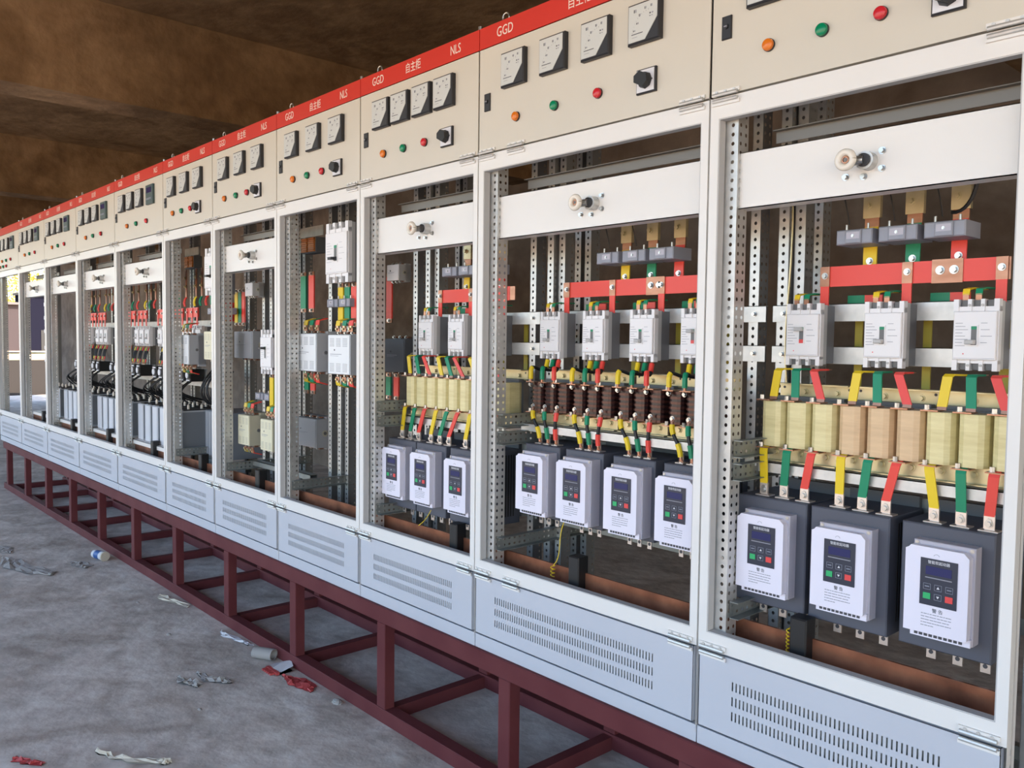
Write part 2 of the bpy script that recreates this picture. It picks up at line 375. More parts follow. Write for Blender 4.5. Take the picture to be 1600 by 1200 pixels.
TXT_H = 2.229
def build_cabinet(i):
    L, Rr = B[i + 1], B[i]; w = Rr - L; g = 0.002
    band = i not in (3, 5, 10)
    desc = {0: 'with three large soft starters', 1: 'with four soft starters and dark copper coils', 2: 'with three soft starters and cream coils, seen narrower',
            3: 'with a large breaker and two white contactors', 4: 'with two cream contactors low down', 5: 'with a large breaker and one cream contactor',
            6: 'with capacitors, rightmost of the capacitor cabinets', 7: 'with capacitors, middle of the capacitor cabinets', 8: 'with capacitors, leftmost of the full capacitor cabinets',
            9: 'almost empty behind a white cross panel', 10: 'nearly empty at the far end'}[i]
    t = thing('switchgear_cabinet', ('beige switchgear cabinet, %s, %s' % (('nearest the camera at the right edge' if i == 0 else ORD[i] + ' from the right'), desc)), 'cabinet', (L, 0, 0), 'switchgear cabinets in the row')
    # posts (front, middle, rear on both sides)
    part('frame_post', POST, t, (0.004, 0.032, 0))
    for (x, y) in (((0.022, 0.335), (0.064, 0.355), (0.010, 0.56), (w - 0.075, 0.335), (w - 0.046, 0.56)) if i < 9 else ((0.010, 0.56),)):
        part('frame_post', SLIM, t, (x, y, 0))
    # narrow right-hand front post, its perforated web closes the open side
    rp = MB(); rp.box(w - 0.032, w - 0.004, 0.032, 0.034, 0.03, 2.2, galv); rp.perf((w - 0.004, 0.002, 0.03), (0, 1, 0), (0, 0, 1), 1, 60, 0.05, 2.17 / 60, 0.003, 0.009, paint)
    part('corner_post', rp, t)
    # side rails
    for z in ((0.06, 0.765, 0.83, 2.17) if i < 3 else (0.06, 2.17)):
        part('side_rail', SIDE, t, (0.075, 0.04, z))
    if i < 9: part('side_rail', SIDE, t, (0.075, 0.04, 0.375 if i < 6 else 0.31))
    # top and bottom members
    m = MB(); m.box(g, w - g, 0.004, 0.60, 2.236, 2.24, galv_d); m.box(g, w - g, 0.57, 0.6, 2.19, 2.236, galv_d); part('top_plate', m, t)
    m = MB(); m.box(g, w - g, 0.004, 0.03, 0.0, 0.050, vent_paint); m.box(g, w - g, 0.03, 0.6, 0.0, 0.012, galv_d); m.box(g, w - g, 0.57, 0.6, 0.012, 0.05, galv_d); part('plinth_panel', m, t)
    # header strip
    m = MB(); m.box(g, w - g, -0.0025, 0.004, 2.192, HT, red_paint); m.box(g, w - g, 0.0, 0.03, HT - 0.002, HT, red_paint); hd = part('header_strip', m, t)
    if i != 10:
        part('lettering', text_mesh('GGD', lettering_m, 0.049, 0.80), hd, (0.138, -0.003, TXT_H))
        part('lettering', text_mesh('自主柜', lettering_m, 0.043, 0.83), hd, (0.39 if w < 0.9 else 0.495, -0.003, TXT_H))
        part('lettering', text_mesh('NLS', lettering_m, 0.049, 0.76), hd, (w - 0.14 if w < 0.9 else w - 0.13, -0.003, TXT_H))
    # control door
    m = MB(); m.box(0.004, w - 0.004, -0.0025, 0.018, 1.820, 2.188, door_paint); part('control_door', m, t)
    part('door_lock', LOCK, t, (0.035, -0.0025, 1.965))
    mx = {0: (.117, .256, .404, .547), 1: (.138, .33, .519, .712), 2: (.117, .256, .404, .547), 3: (.116, .329, .537), 4: (.112, .324, .535), 5: (.11, .32, .53)}.get(i, (.133, .313, .498))
    for x in mx:
        mt = part('panel_meter', MET, t, (x, -0.0025, 2.024)); part('meter_dial', DIAL, mt)
    lx = {0: (.179, .326, .471), 1: (.205, .392, .584), 2: (.187, .331, .475), 3: (.182, .322, .462), 4: (.177, .327, .464), 5: (.180, .325, .468)}.get(i, (.292, .478, .68))
    for x, c in zip(lx, ('orange', 'green', 'red')): part('pilot_lamp', PL[c], t, (x, -0.0025, 1.918), label='%s pilot lamp' % c)
    if i < 6:
        s = part('rotary_switch', SW, t, ({0: .586, 1: .741, 2: .584, 3: .566, 4: .556, 5: .548}[i], -0.0025, 1.878)); part('switch_knob', KNOB, s)
    else:
        part('power_factor_controller', CTRL, t, (.70, -0.0025, 2.018) if w > 0.9 else (.64, -0.0025, 2.018))
    if i == 10:
        for x, c in zip((.2, .34, .48), ('orange', 'green', 'red')): part('pilot_lamp', PL[c], t, (x, -0.0025, 1.86), label='%s pilot lamp in the lower row' % c)
    # window frame (folded sheet door with a big opening)
    o0, o1 = 0.030, w - 0.027; z0, z1 = 0.332, 1.758
    m = MB(); y0 = -0.0025; y1 = 0.026
    m.box(0.003, o0, y0, y1, 0.284, 1.814, paint); m.box(o1, w - 0.003, y0, y1, 0.284, 1.814, paint)
    m.box(o0, o1, y0, y1, 0.284, z0, paint); m.box(o0, o1, y0, y1, z1, 1.814, paint)
    part('window_frame', m, t)
    m = MB(); e = 0.003
    m.box(o0, o0 + e, -0.001, y1, z0, z1, brk_g); m.box(o1 - e, o1, -0.001, y1, z0, z1, brk_g); m.box(o0 + e, o1 - e, -0.001, y1, z0, z0 + e, brk_g); m.box(o0 + e, o1 - e, -0.001, y1, z1 - e, z1, brk_g)
    part('gasket', m, t)
    # lower vent door with real slots
    m = MB(); x0, x1 = 0.006, w - 0.014; za, zb = 0.056, 0.279
    vs0, vs1 = 0.115, (w - 0.15 if w > 0.9 else w - 0.125)
    xs = [x0, vs0]; n = int((vs1 - vs0) / 0.0118)
    for k in range(n): xs += [vs0 + k * 0.0118 + 0.0042, vs0 + (k + 1) * 0.0118]
    xs.append(x1)
    zs = [za, 0.104, 0.129, 0.146, 0.171, 0.188, 0.213, zb]
    for a in range(len(xs) - 1):
        for c in range(len(zs) - 1):
            if c in (1, 3, 5) and a % 2 == 1 and 0 < a < len(xs) - 2: continue
            m.add([(xs[a], 0, zs[c]), (xs[a + 1], 0, zs[c]), (xs[a + 1], 0, zs[c + 1]), (xs[a], 0, zs[c + 1])], [(0, 1, 2, 3)], vent_paint)
    m.box(x0, x0 + 0.002, 0, 0.02, za, zb); m.box(x1 - 0.002, x1, 0, 0.02, za, zb); m.box(x0, x1, 0, 0.02, zb - 0.002, zb); m.box(x0, x1, 0, 0.02, za, za + 0.002)
    m.box(x0 + .004, x1 - .004, 0.014, 0.016, za + .004, zb - .004, galv_d)
    part('vent_door', m, t)
    # hinges
    for x in (0.010, w - 0.10): part('hinge', HINGE, t, (x, -0.0025, 1.812)); part('hinge', HINGE, t, (x, -0.0025, 0.284))
    if i == 1: part('hinge', HINGE, t, (0.165, -0.0025, 1.812)); part('hinge', HINGE, t, (0.165, -0.0025, 0.284))
    part('lifting_eye', EYE, t, (0.118, 0.02, HT)); m = MB(); m.bolt((w - 0.016, 0.014, HT), (0, 0, 1), 0.008, 0.018); part('lifting_bolt', m, t)
    if band:
        m = MB(); m.box(0.036, w - 0.034, 0.046, 0.052, 1.515, 1.667, paint); m.box(0.036, w - 0.034, 0.046, 0.10, 1.665, 1.667, paint); m.box(0.036, w - 0.034, 0.046, 0.10, 1.515, 1.517, paint)
        part('cross_panel', m, t); kn = part('operating_knob', BK, t, (0.40 if w < 0.9 else 0.50, 0.046, 1.590))
        for bx, bz in ((-0.028, -0.030), (0.062, 0.022), (0.062, -0.020), (0.018, -0.034)): part('fixing_bolt', FB, kn, (bx, 0, bz))
        m = MB(); m.box(0.13, w - 0.03, 0.125, 0.128, 1.695, 1.728, rail_m); m.box(0.13, w - 0.03, 0.105, 0.128, 1.726, 1.728, rail_m); part('upper_rail', m, t)
    return t
for i in range(11): build_cabinet(i)

# ------------------------------------------------------------ maroon base frame
t = thing('base_frame', 'long maroon painted steel stand carrying the whole row of cabinets', 'stand', (-10.33, 0, GZ))
Lb = 10.33 - 0.50
for (nm, y0, y1, z0, z1) in (('top_rail', -0.012, 0.045, 0.505 - 0.069, 0.505), ('bottom_rail', -0.012, 0.045, 0, 0.063), ('top_rail', 0.56, 0.61, 0.505 - 0.069, 0.505), ('bottom_rail', 0.56, 0.61, 0, 0.063)):
    part(nm, MB().box(0, Lb, y0, y1, z0, z1, maroon, 0.003), t)
lx = [-2.233 - 0.797 * k for k in range(-2, 11)]
for x in lx:
    X = x + 10.33
    part('leg', MB().box(X, X + 0.062, -0.010, 0.040, 0.063, 0.436, maroon, 0.003), t)
    part('leg', MB().box(X, X + 0.062, 0.565, 0.605, 0.063, 0.436, maroon, 0.003), t)
    part('cross_member', MB().box(X + 0.008, X + 0.054, 0.045, 0.56, 0.0, 0.055, maroon), t)
    part('cross_member', MB().box(X + 0.008, X + 0.054, 0.045, 0.56, 0.445, 0.498, maroon), t)

# ------------------------------------------------------------ ground bar with insulators
bar = thing('ground_busbar', 'long bare copper bar running low inside the cabinets just behind the vent doors', 'busbar', (-5.6, 0.10, 0.28))
part('bar', MB().box(-3.9, 4.955, 0.0, 0.008, 0.005, 0.080, copper_b), bar)
for x in (-1.115, -1.94, -2.60, -4.35, -5.15, -6.0, -7.0, -8.0, -9.0):
    m = MB(); m.box(x - 0.024, x + 0.024, 0.064, 0.112, 0.215, 0.417, black, 0.004)
    m.box(x - 0.030, x + 0.030, 0.070, 0.118, 0.19, 0.215, black)
    where = CAB([k for k in range(11) if B[k + 1] <= x < B[k]][0])
    single('busbar_insulator', m, 'black plastic insulator clamping the low copper bar in ' + where, 'insulator', group='black insulators on the copper ground bar')
    for k in range(1): pass

# ------------------------------------------------------------ soft starter
def starter_parts(bw, bh, bd, cw, ch, cov_dy, bottom_gap, top_w):
    """origin: centre x, y of cover front, z of cover bottom"""
    P = {}
    y_b = cov_dy
    body = MB(); z0 = -bottom_gap; z1 = z0 + bh
    body.box(-bw / 2, bw / 2, y_b, y_b + bd, z0, z1, body_grey, 0.003)
    body.box(-bw / 2 + 0.01, bw / 2 - 0.01, y_b + bd, y_b + bd + 0.02, z0 + .02, z1 + 0.03, cont_d)
    for k in range(9): body.box(bw / 2, bw / 2 + 0.001, y_b + 0.05 + 0.014 * k, y_b + 0.056 + 0.014 * k, z0 + 0.03, z1 - 0.02, black)
    P['body'] = body.mesh('body')
    # cover: wide base frame and front shell with notched top corners
    cb = MB(); n = 0.012
    cb.box(-cw / 2 + 0.010, cw / 2 + 0.006, 0.022, y_b, -0.014, ch + 0.010, cover_b, 0.002)
    for x in (-cw / 2 + 0.018, cw / 2 - 0.002): cb.bolt((x, 0.022, ch + 0.003), (0, -1, 0), 0.0035, 0.003)
    cb.box(-cw / 2 + 0.012, cw / 2 + 0.004, 0.012, 0.022, -0.014, 0.004, cover_w)
    for k in range(10):
        x = -cw / 2 + 0.022 + k * (cw - 0.036) / 9.6
        cb.box(x, x + (cw - 0.036) / 14, 0.0105, 0.012, -0.010, -0.003, print_dark)
    P['cover_base'] = cb.mesh('cover_base')
    c = MB(); x0, x1 = -cw / 2, cw / 2
    pts = [(x0, 0), (x1 - 0.004, 0), (x1, 0.004), (x1, ch - n), (x1 - n * 0.5, ch - n * 0.55), (x1 - n, ch), (x0 + n, ch), (x0 + n * 0.6, ch - n * 0.5), (x0, ch - n * 0.8)]
    c.prism(pts, 0.0, 0.045, cover_w)
    ring(c, (0, 0.0, ch * 0.90), cw * 0.045, 0.0006, 'y', 8, 4, print_grey, 0.3, math.pi - 0.3)
    P['cover'] = c.mesh('cover')
    # keypad
    kw, kh = cw * 0.58, ch * 0.54; kx0 = -cw * 0.245; kz0 = ch * 0.335
    k = MB(); k.box(kx0, kx0 + kw, -0.002, 0.0, kz0, kz0 + kh, key_dark)
    P['keypad'] = k.mesh('keypad')
    s = MB(); s.box(kx0 + kw * .15, kx0 + kw * .85, -0.0028, -0.002, kz0 + kh * 0.66, kz0 + kh * 0.84, lcd)
    s.box(kx0 + kw * .14, kx0 + kw * .86, -0.0026, -0.002, kz0 + kh * 0.585, kz0 + kh * 0.605, print_grey); P['screen'] = s.mesh('screen')
    def key(cx, cz, m, solid):
        q = MB(); a, bb = kw * 0.10, kh * 0.065
        if solid: q.box(cx - a, cx + a, -0.0035, -0.002, cz - bb, cz + bb, m)
        else:
            e = 0.0008
            q.box(cx - a, cx + a, -0.003, -0.002, cz + bb - e, cz + bb, key_k); q.box(cx - a, cx + a, -0.003, -0.002, cz - bb, cz - bb + e, key_k)
            q.box(cx - a, cx - a + e, -0.003, -0.002, cz - bb, cz + bb, key_k); q.box(cx + a - e, cx + a, -0.003, -0.002, cz - bb, cz + bb, key_k)
            if abs(cx - (kx0 + kw * .5)) < 1e-6:
                u = 1 if cz > kz0 + kh * .3 else -1; tri = [(cx - a * .4, cz - u * bb * .35), (cx + a * .4, cz - u * bb * .35), (cx, cz + u * bb * .45)]
                q.prism(tri if u > 0 else tri[::-1], -0.003, -0.002, print_white)
            else: q.box(cx - a * .6, cx + a * .6, -0.003, -0.002, cz - bb * .15, cz + bb * .2, key_k)
        return q.mesh('key')
    P['keys'] = [(key(kx0 + kw * fx, kz0 + kh * fz, m, s_), lab) for fx, fz, m, s_, lab in ((.2, .40, None, 0, None), (.5, .40, None, 0, None), (.8, .40, None, 0, None), (.2, .20, key_g, 1, 'green start key'), (.5, .20, None, 0, None), (.8, .20, key_r, 1, 'red stop key'))]
    P['title_loc'] = (kx0 + kw * .5, -0.0022, kz0 + kh * 0.925); P['title'] = text_mesh('智能软起动器', print_white, kw * 0.105, 0.95, 0.0003)
    P['warn'] = text_mesh('警 告', print_dark, kw * 0.13, 1.0, 0.0003); P['warn_loc'] = (0.006, -0.0003, ch * 0.275)
    l = MB(); rr = random.Random(3)
    for r_ in range(5):
        z = ch * (0.225 - 0.034 * r_); x = -cw * 0.215
        while x < cw * 0.24:
            a = rr.uniform(0.003, 0.010); l.box(x, min(x + a, cw * 0.26), -0.0006, 0, z, z + 0.0017, print_grey); x += a + rr.uniform(0.0008, 0.002)
            if rr.random() < 0.03: break
    P['print'] = l.mesh('printed_warning')
    # terminals
    pit = 0.062 if bw > 0.19 else 0.042; tdx = 0.018 if bw > 0.19 else -0.006
    for nm, zz, sg in (('line_terminal', z1, 1), ('load_terminal', z0, -1)):
        P[nm] = []
        for j in (-1, 0, 1):
            q = MB(); x = j * pit + tdx; w2 = 0.011 if bw > 0.19 else 0.008; y = y_b + (0.035 if sg > 0 else 0.045)
            q.box(x - 0.35 * pit, x + 0.35 * pit, y - 0.012, y + 0.020, zz, zz + 0.003, tin) if sg > 0 else None
            q.box(x - w2, x + w2, y, y + 0.004, min(zz, zz + sg * 0.036), max(zz, zz + sg * 0.036), tin)
            if sg > 0: q.bolt((x, y, zz + 0.024), (0, -1, 0), 0.007, 0.008)
            else: q.cyl((x, y - 0.0006, zz - 0.020), (x, y, zz - 0.020), 0.0055, 12, print_dark)
            P[nm].append(q.mesh(nm))
    return P, pit, z1, y_b
def place_starter(SP, x, y, z, label, group):
    P = SP[0]; t = thing('soft_starter', label, 'soft starter', (x, y, z), group)
    part('body', P['body'], t); part('cover_base', P['cover_base'], t, label='grey-lilac base of the cover with a row of terminal screws'); c = part('cover', P['cover'], t); k = part('keypad', P['keypad'], t)
    part('screen', P['screen'], k)
    for me, lab in P['keys']: part('key', me, k, label=lab)
    part('lettering', P['title'], k, P['title_loc']); part('lettering', P['warn'], c, P['warn_loc']); part('printed_warning', P['print'], c)
    for nm in ('line_terminal', 'load_terminal'):
        for me in P[nm]: part(nm, me, t)
    return t
ST1 = starter_parts(0.212, 0.305, 0.20, 0.143, 0.206, 0.058, 0.057, 0)
ST2 = starter_parts(0.176, 0.262, 0.20, 0.138, 0.202, 0.066, 0.030, 0)
ST3 = starter_parts(0.206, 0.300, 0.20, 0.140, 0.206, 0.058, 0.060, 0)
starters = []
for x, s in zip((-1.240, -1.0155, -0.773), ('left', 'middle', 'right')):
    place_starter(ST1, x, 0.07, 0.464, 'large grey soft starter with lilac-white keypad cover, %s of the three in %s' % (s, CAB(0)), 'soft starters in the nearest cabinet')
    starters.append((0, x, ST1, 0.464))
for x, s in zip((-2.171, -1.965, -1.7455, -1.535), ('leftmost', 'second from the left', 'third from the left', 'rightmost')):
    place_starter(ST2, x, 0.07, 0.536, 'narrow soft starter, %s of the four in %s' % (s, CAB(1)), 'soft starters in the second cabinet')
    starters.append((1, x, ST2, 0.536))
for x, s in zip((-3.048, -2.835, -2.600), ('left', 'middle', 'right')):
    place_starter(ST3, x, 0.07, 0.466, 'grey soft starter, %s of the three in %s' % (s, CAB(2)), 'soft starters in the third cabinet')
    starters.append((2, x, ST3, 0.466))

# ------------------------------------------------------------ moulded case breaker
def breaker(w, h, d, big=False):
    """origin: left front bottom"""
    body = MB()
    body.box(0.0, w, 0.028, 0.046, 0.004, h - 0.004, brk_g); body.box(0.001, w - 0.001, 0.046, d, 0.006, h - 0.006, brk_b)
    body.box(0.0, w, 0.010, 0.028, 0.018 * h / 0.175, h - 0.018 * h / 0.175, brk_w)
    cov = MB(); z0, z1 = h * 0.15, h * 0.83
    cov.box(0.003, w - 0.003, 0.0, 0.010, z0, z1, brk_w, 0.002)
    # castellated terminal ends
    for zz in (0, 1):
        n = 3; pw = w / 7.0
        za, zb = (0.0, z0) if zz == 0 else (z1, h)
        for k in range(4):
            x = k * pw * 2
            cov.box(x + (0.003 if k else 0.0), x + pw - (0.003 if k < 3 else 0), 0.006, 0.028, za, zb, brk_w)
            if 0 < k < 3: cov.cyl((x + pw / 2, 0.006, (za + zb) / 2), (x + pw / 2, 0.003, (za + zb) / 2), pw * 0.22, 10, brk_g)
    body2 = body
    for zz in (0, 1):
        za, zb = (h * 0.01, h * 0.15) if zz == 0 else (h * 0.83, h * 0.99)
        for k in range(3):
            x = w / 7.0 * (2 * k + 1)
            body2.box(x, x + w / 7.0, 0.018, 0.030, za, zb, brk_d)
    pr = MB()
    for r_ in range(8):
        z = h * (0.66 - 0.045 * r_); pr.box(w * .08, w * (.24 + .06 * ((r_ * 7) % 3)), -0.0004, 0.0, z, z + 0.0012, print_grey); pr.box(w * .64, w * (.78 + .05 * ((r_ * 5) % 3)), -0.0004, 0.0, z, z + 0.0012, print_grey) if r_ % 2 == 0 else None
    pr.box(w * .06, w * .95, -0.0003, 0.0, h * 0.172, h * 0.176, print_grey); pr.cyl((w * .27, -0.0006, h * .235), (w * .27, 0, h * .235), 0.0016, 8, key_r)
    sl = MB(); cx = w * 0.5; sl.box(cx - w * .085, cx + w * .085, -0.0025, 0.0, h * .34, h * .64, brk_w); sl.box(cx - w * .06, cx + w * .06, -0.003, -0.0024, h * .36, h * .62, brk_d)
    sl.box(cx - w * .06, cx + w * .06, -0.0034, -0.0029, h * .575, h * .62, s_grn)
    return dict(body=body.mesh('body'), cover=cov.mesh('cover'), pr=pr.mesh('printed_text'), slot=sl.mesh('handle_slot'), w=w, h=h)
def handle(w, h, up, long=False):
    q = MB(); cx = w * 0.5; z = h * (0.585 if up else 0.40); L = 0.075 if long else 0.018
    m = dark if long else brk_g
    q.box(cx - w * .05, cx + w * .05, -0.010, -0.002, z - h * .03, z + h * .03, m, 0.001)
    if long: q.box(cx - 0.030, cx + 0.004, -0.030, -0.010, z - 0.006, z + 0.006, m, 0.002)
    else: q.box(cx - w * .16, cx + w * .045, -0.018, -0.010, z - h * .032, z + h * .032, m, 0.002)
    if up and not long: q.box(cx - w * .06, cx + w * .06, -0.0034, -0.0029, h * .36, h * .42, key_r)
    return q.mesh('handle')
BR = breaker(0.104, 0.176, 0.09); HUP = handle(0.104, 0.176, True); HDN = handle(0.104, 0.176, False)
BG = breaker(0.205, 0.290, 0.11); HBG = handle(0.205, 0.290, False, True)
BM = breaker(0.135, 0.245, 0.10); HBM = handle(0.135, 0.245, True, True)
def place_breaker(D, H, x, y, z, label, group=None):
    t = thing('circuit_breaker', label, 'circuit breaker', (x, y, z), group)
    part('body', D['body'], t); c = part('cover', D['cover'], t); part('printed_text', D['pr'], c); s = part('handle_slot', D['slot'], c); part('handle', H, t)
    return t
for x, s, H in zip((-1.278, -1.048, -0.822), ('left', 'middle', 'right'), (HUP, HDN, HDN)):
    place_breaker(BR, H, x, 0.24, 1.085, 'white moulded case breaker, %s of the three in %s' % (s, CAB(0)), 'breakers in the nearest cabinet')
for x, s, H in zip((-2.304, -2.084, -1.864, -1.651), ('leftmost', 'second from the left', 'third from the left', 'rightmost'), (HDN, HDN, HDN, HUP)):
    place_breaker(BR, H, x, 0.24, 1.080, 'white breaker, %s of the four in %s' % (s, CAB(1)), 'breakers in the second cabinet')
for x, s in zip((-3.090, -2.874, -2.660), ('left', 'middle', 'right')):
    place_breaker(BR, HDN, x, 0.24, 1.078, 'white moulded case breaker, %s of the three in %s' % (s, CAB(2)), 'breakers in the third cabinet')
place_breaker(BG, HBG, -3.705, 0.12, 1.416, 'large tall white breaker with a black lever high in ' + CAB(3))
place_breaker(BG, HBG, -5.200, 0.12, 1.405, 'large tall white breaker with a black lever high in ' + CAB(5))
place_breaker(BM, HBM, -4.425, 0.12, 0.945, 'medium white breaker with a black lever half way up in ' + CAB(4))

# mounting cross bars that carry the breakers (one thing per bar)
def xbar(i, z0, z1, which, y=0.331):
    L, R = B[i + 1] + 0.012, B[i] - 0.012
    m = MB(); m.box(L, R, y, y + 0.003, z0, z1, galv); m.box(L, R, y, y + 0.012, z1 - 0.002, z1, galv)
    for x in (L + 0.035, R - 0.04): m.bolt((x, y, (z0 + z1) / 2), (0, -1, 0), 0.006, 0.010)
    return single('mounting_bar', m, 'flat galvanised %s mounting bar behind the breakers in %s' % (which, CAB(i)), 'mounting bar', group='breaker mounting bars')
for i in (0, 1, 2, 6, 7, 8):
    xbar(i, 1.212, 1.262, 'upper'); xbar(i, 1.090, 1.140, 'lower')

# ------------------------------------------------------------ red collector bars and drops
def red_bar(i, x0, x1, drops, mid=None):
    t = thing('collector_busbar', 'red-sleeved flat copper bar above the breakers in ' + CAB(i), 'busbar', (x0, 0.30, 1.31))
    m = MB(); m.box(0, x1 - x0, 0, 0.006, 0, 0.055, copper); m.box(0.03, x1 - x0 - 0.03, -0.0008, 0.0068, -0.0008, 0.0558, s_red); part('bar', m, t)
    for k, d in enumerate(drops):
        q = MB(); X = d - x0; q.box(X - 0.0135, X + 0.0135, -0.005, -0.001, 0.0, 0.056, copper); q.box(X - 0.0125, X + 0.0125, -0.005, -0.001, -0.062, 0.0, s_red)
        q.bolt((X, -0.005, 0.030), (0, -1, 0), 0.0065, 0.008)
        part('drop_link', q, t)
    if mid:
        q = MB(); X = mid - x0; q.box(X - 0.038, X + 0.038, -0.0035, -0.0008, -0.003, 0.058, copper); q.bolt((X - 0.017, -0.0035, 0.03), (0, -1, 0), 0.008, 0.009); q.bolt((X + 0.017, -0.0035, 0.03), (0, -1, 0), 0.008, 0.009)
        part('splice_plate', q, t)
red_bar(0, -1.207, -0.714, (-1.190, -0.960, -0.732), -0.86)
red_bar(1, -2.237, -1.520, (-2.215, -1.990, -1.772, -1.555), -1.80)
red_bar(2, -3.02, -2.51, (-3.000, -2.785, -2.57), -2.70)

# ------------------------------------------------------------ current transformers
def ct_mesh():
    m = MB(); w, h, d = 0.100, 0.040, 0.10
    m.box(0, w, 0, d, 0, h, ct_grey, 0.003); m.box(w * .28, w * .72, -0.006, 0, 0.002, h - 0.002, ct_grey, 0.002); m.box(w * .32, w * .68, -0.0065, -0.006, h * .35, h * .80, cover_b)
    m.bolt((w * .5, -0.0065, h * .55), (0, -1, 0), 0.003, 0.003); return m.mesh('body')
CTM = ct_mesh()
def ct_term():
    m = MB()
    for x in (0.02, 0.08): m.cyl((x, 0.02, 0.04), (x, 0.02, 0.056), 0.0035, 8, steel)
    return m.mesh('terminal')
CTT = ct_term()
def place_ct(x, y, z, label, group):
    t = thing('current_transformer', label, 'current transformer', (x, y, z), group); part('body', CTM, t); part('terminal', CTT, t)
PH = ('yellow', 'green', 'red')
def phase_run(i, x, y, col, zlo, zhi, slot):
    """coloured bar coming down from the top through the transformer"""
    t = thing('phase_busbar', '%s phase bar passing the %s current transformer in %s' % (col, slot, CAB(i)), 'busbar', (x, y, zlo))
    m = MB(); H = zhi - zlo
    m.box(-0.020, 0.020, 0.0, 0.006, 0.09, H, copper); m.box(-0.024, 0.024, -0.004, 0.010, H - 0.10, H + 0.02, brass)
    part('bar', m, t)
    q = MB(); q.strap([(0.0, 0.0, 0.13), (0.0, -0.004, 0.05), (0.0, -0.004, 0.02), (-0.004, 0.002, 0.0)], 0.038, 0.005, SL[col]); part('sleeve', q, t)
    for z in (H - 0.03, H - 0.065): q = MB(); q.bolt((0.008 if z > H - .04 else -0.010, -0.004, z), (0, -1, 0), 0.008, 0.010, brass); part('bolt', q, t)
    q = MB(); q.bolt((0.0, -0.006, 0.035), (0, -1, 0), 0.007, 0.009); part('bolt', q, t)
SLOT3 = ('left', 'middle', 'right')
for i, xs, y in ((0, (-1.137, -1.020, -0.903), 0.25), (1, (-2.027, -1.909, -1.792), 0.25), (2, (-2.93, -2.815, -2.70), 0.25)):
    for x, c, s in zip(xs, PH, SLOT3):
        place_ct(x, y, 1.419, 'grey block current transformer, %s of the three in %s' % (s, CAB(i)), 'current transformers')
        phase_run(i, x + 0.05, y + 0.105, c, 1.345, 1.60, s)

# ------------------------------------------------------------ cream reactors (three coils on an angle bracket)
def coil_mesh(m, w=0.072, h=0.128, d=0.10):
    q = MB(); pts = []
    for k in range(14):
        t = 2 * math.pi * k / 14; c, s_ = math.cos(t), math.sin(t)
        pts.append((w / 2 * math.copysign(abs(c) ** 0.55, c), d / 2 * math.copysign(abs(s_) ** 0.8, s_)))
    q.prismz(pts, 0, h, m); return q.mesh('coil')
def wound_mesh(w=0.058, h=0.105, d=0.09):
    q = MB(); n = 13; hh = h / n
    for k in range(n):
        sc = 1.0 if k % 2 == 0 else 0.93; pts = []
        for a in range(14):
            t = 2 * math.pi * a / 14; c, s_ = math.cos(t), math.sin(t)
            pts.append((w / 2 * sc * math.copysign(abs(c) ** 0.6, c), d / 2 * sc * math.copysign(abs(s_) ** 0.6, s_)))
        q.prismz(pts, k * hh, (k + 1) * hh, coil_w if k % 2 else coil_w2)
    return q.mesh('coil')
COILC, COILP, COILW = coil_mesh(coil_c), coil_mesh(coil_p), wound_mesh()
def bracket(w, zt, zb, top=True):
    q = MB()
    if top:
        q.box(0, w, 0.068, 0.072, zt, zt + 0.046, brass); q.box(0, w, 0.03, 0.072, zt + 0.046, zt + 0.049, brass); q.box(0, w, 0.02, 0.068, zt, zt + 0.004, brk_d)
        for f in (.06, .94): q.cyl((w * f, 0.068, zt + 0.036), (w * f, 0.0675, zt + 0.036), 0.004, 8, print_dark)
        for f in (.35, .78): q.bolt((w * f, 0.068, zt + 0.025), (0, -1, 0), 0.007, 0.008, brass)
    else:
        q.box(0, w, -0.010, -0.006, zb - 0.042, zb, brass); q.box(0, w, -0.030, 0.072, zb - 0.045, zb - 0.042, brass)
        for f in (.16, .5, .84): q.bolt((w * f, -0.010, zb - 0.020), (0, -1, 0), 0.007, 0.008, brass)
    return q.mesh('upper_bracket' if top else 'lower_bracket')
def place_reactor(x, y, z, coil, label, pitch=0.076, h=0.128, group=None):
    t = thing('reactor', label, 'reactor', (x, y, z), group); w = pitch * 3 - 0.003
    core = MB(); core.box(0.01, w - 0.01, 0.03, 0.055, -0.012, h + 0.012, brk_d); part('core', core, t)
    part('upper_bracket', bracket(w, h, 0, True), t); part('lower_bracket', bracket(w, h, 0, False), t)
    for k in range(3):
        part('coil', coil, t, (pitch * (k + .5), 0.0, 0.0))
        X = pitch * k + 0.012
        for zz in (h + 0.002, -0.006):
            q = MB(); q.box(X - 0.012, X + 0.030, -0.062, -0.02, zz, zz + 0.003, copper); q.bolt((X, -0.050, zz + 0.003), (0, 0, 1), 0.006, 0.012)
            part('terminal_tab', q, t)
    return t
gi = {0: [(-1.312, COILC, 'cream'), (-1.082, COILP, 'peach'), (-0.857, COILC, 'cream')], 2: [(-3.090, COILC, 'cream'), (-2.862, COILC, 'cream'), (-2.634, COILC, 'cream')]}
for i, lst in gi.items():
    for (x, cm, cn), s in zip(lst, SLOT3):
        place_reactor(x, 0.215, 0.855, cm, '%s three-coil reactor, %s of the three in %s' % (cn, s, CAB(i)), group='three-coil reactors')
for k, s in enumerate(('leftmost', 'second from the left', 'third from the left', 'rightmost')):
    place_reactor(-2.302 + 0.2125 * k, 0.235, 0.885, COILW, 'dark three-coil reactor, %s of the four in %s' % (s, CAB(1)), 0.067, 0.105, 'three-coil reactors')
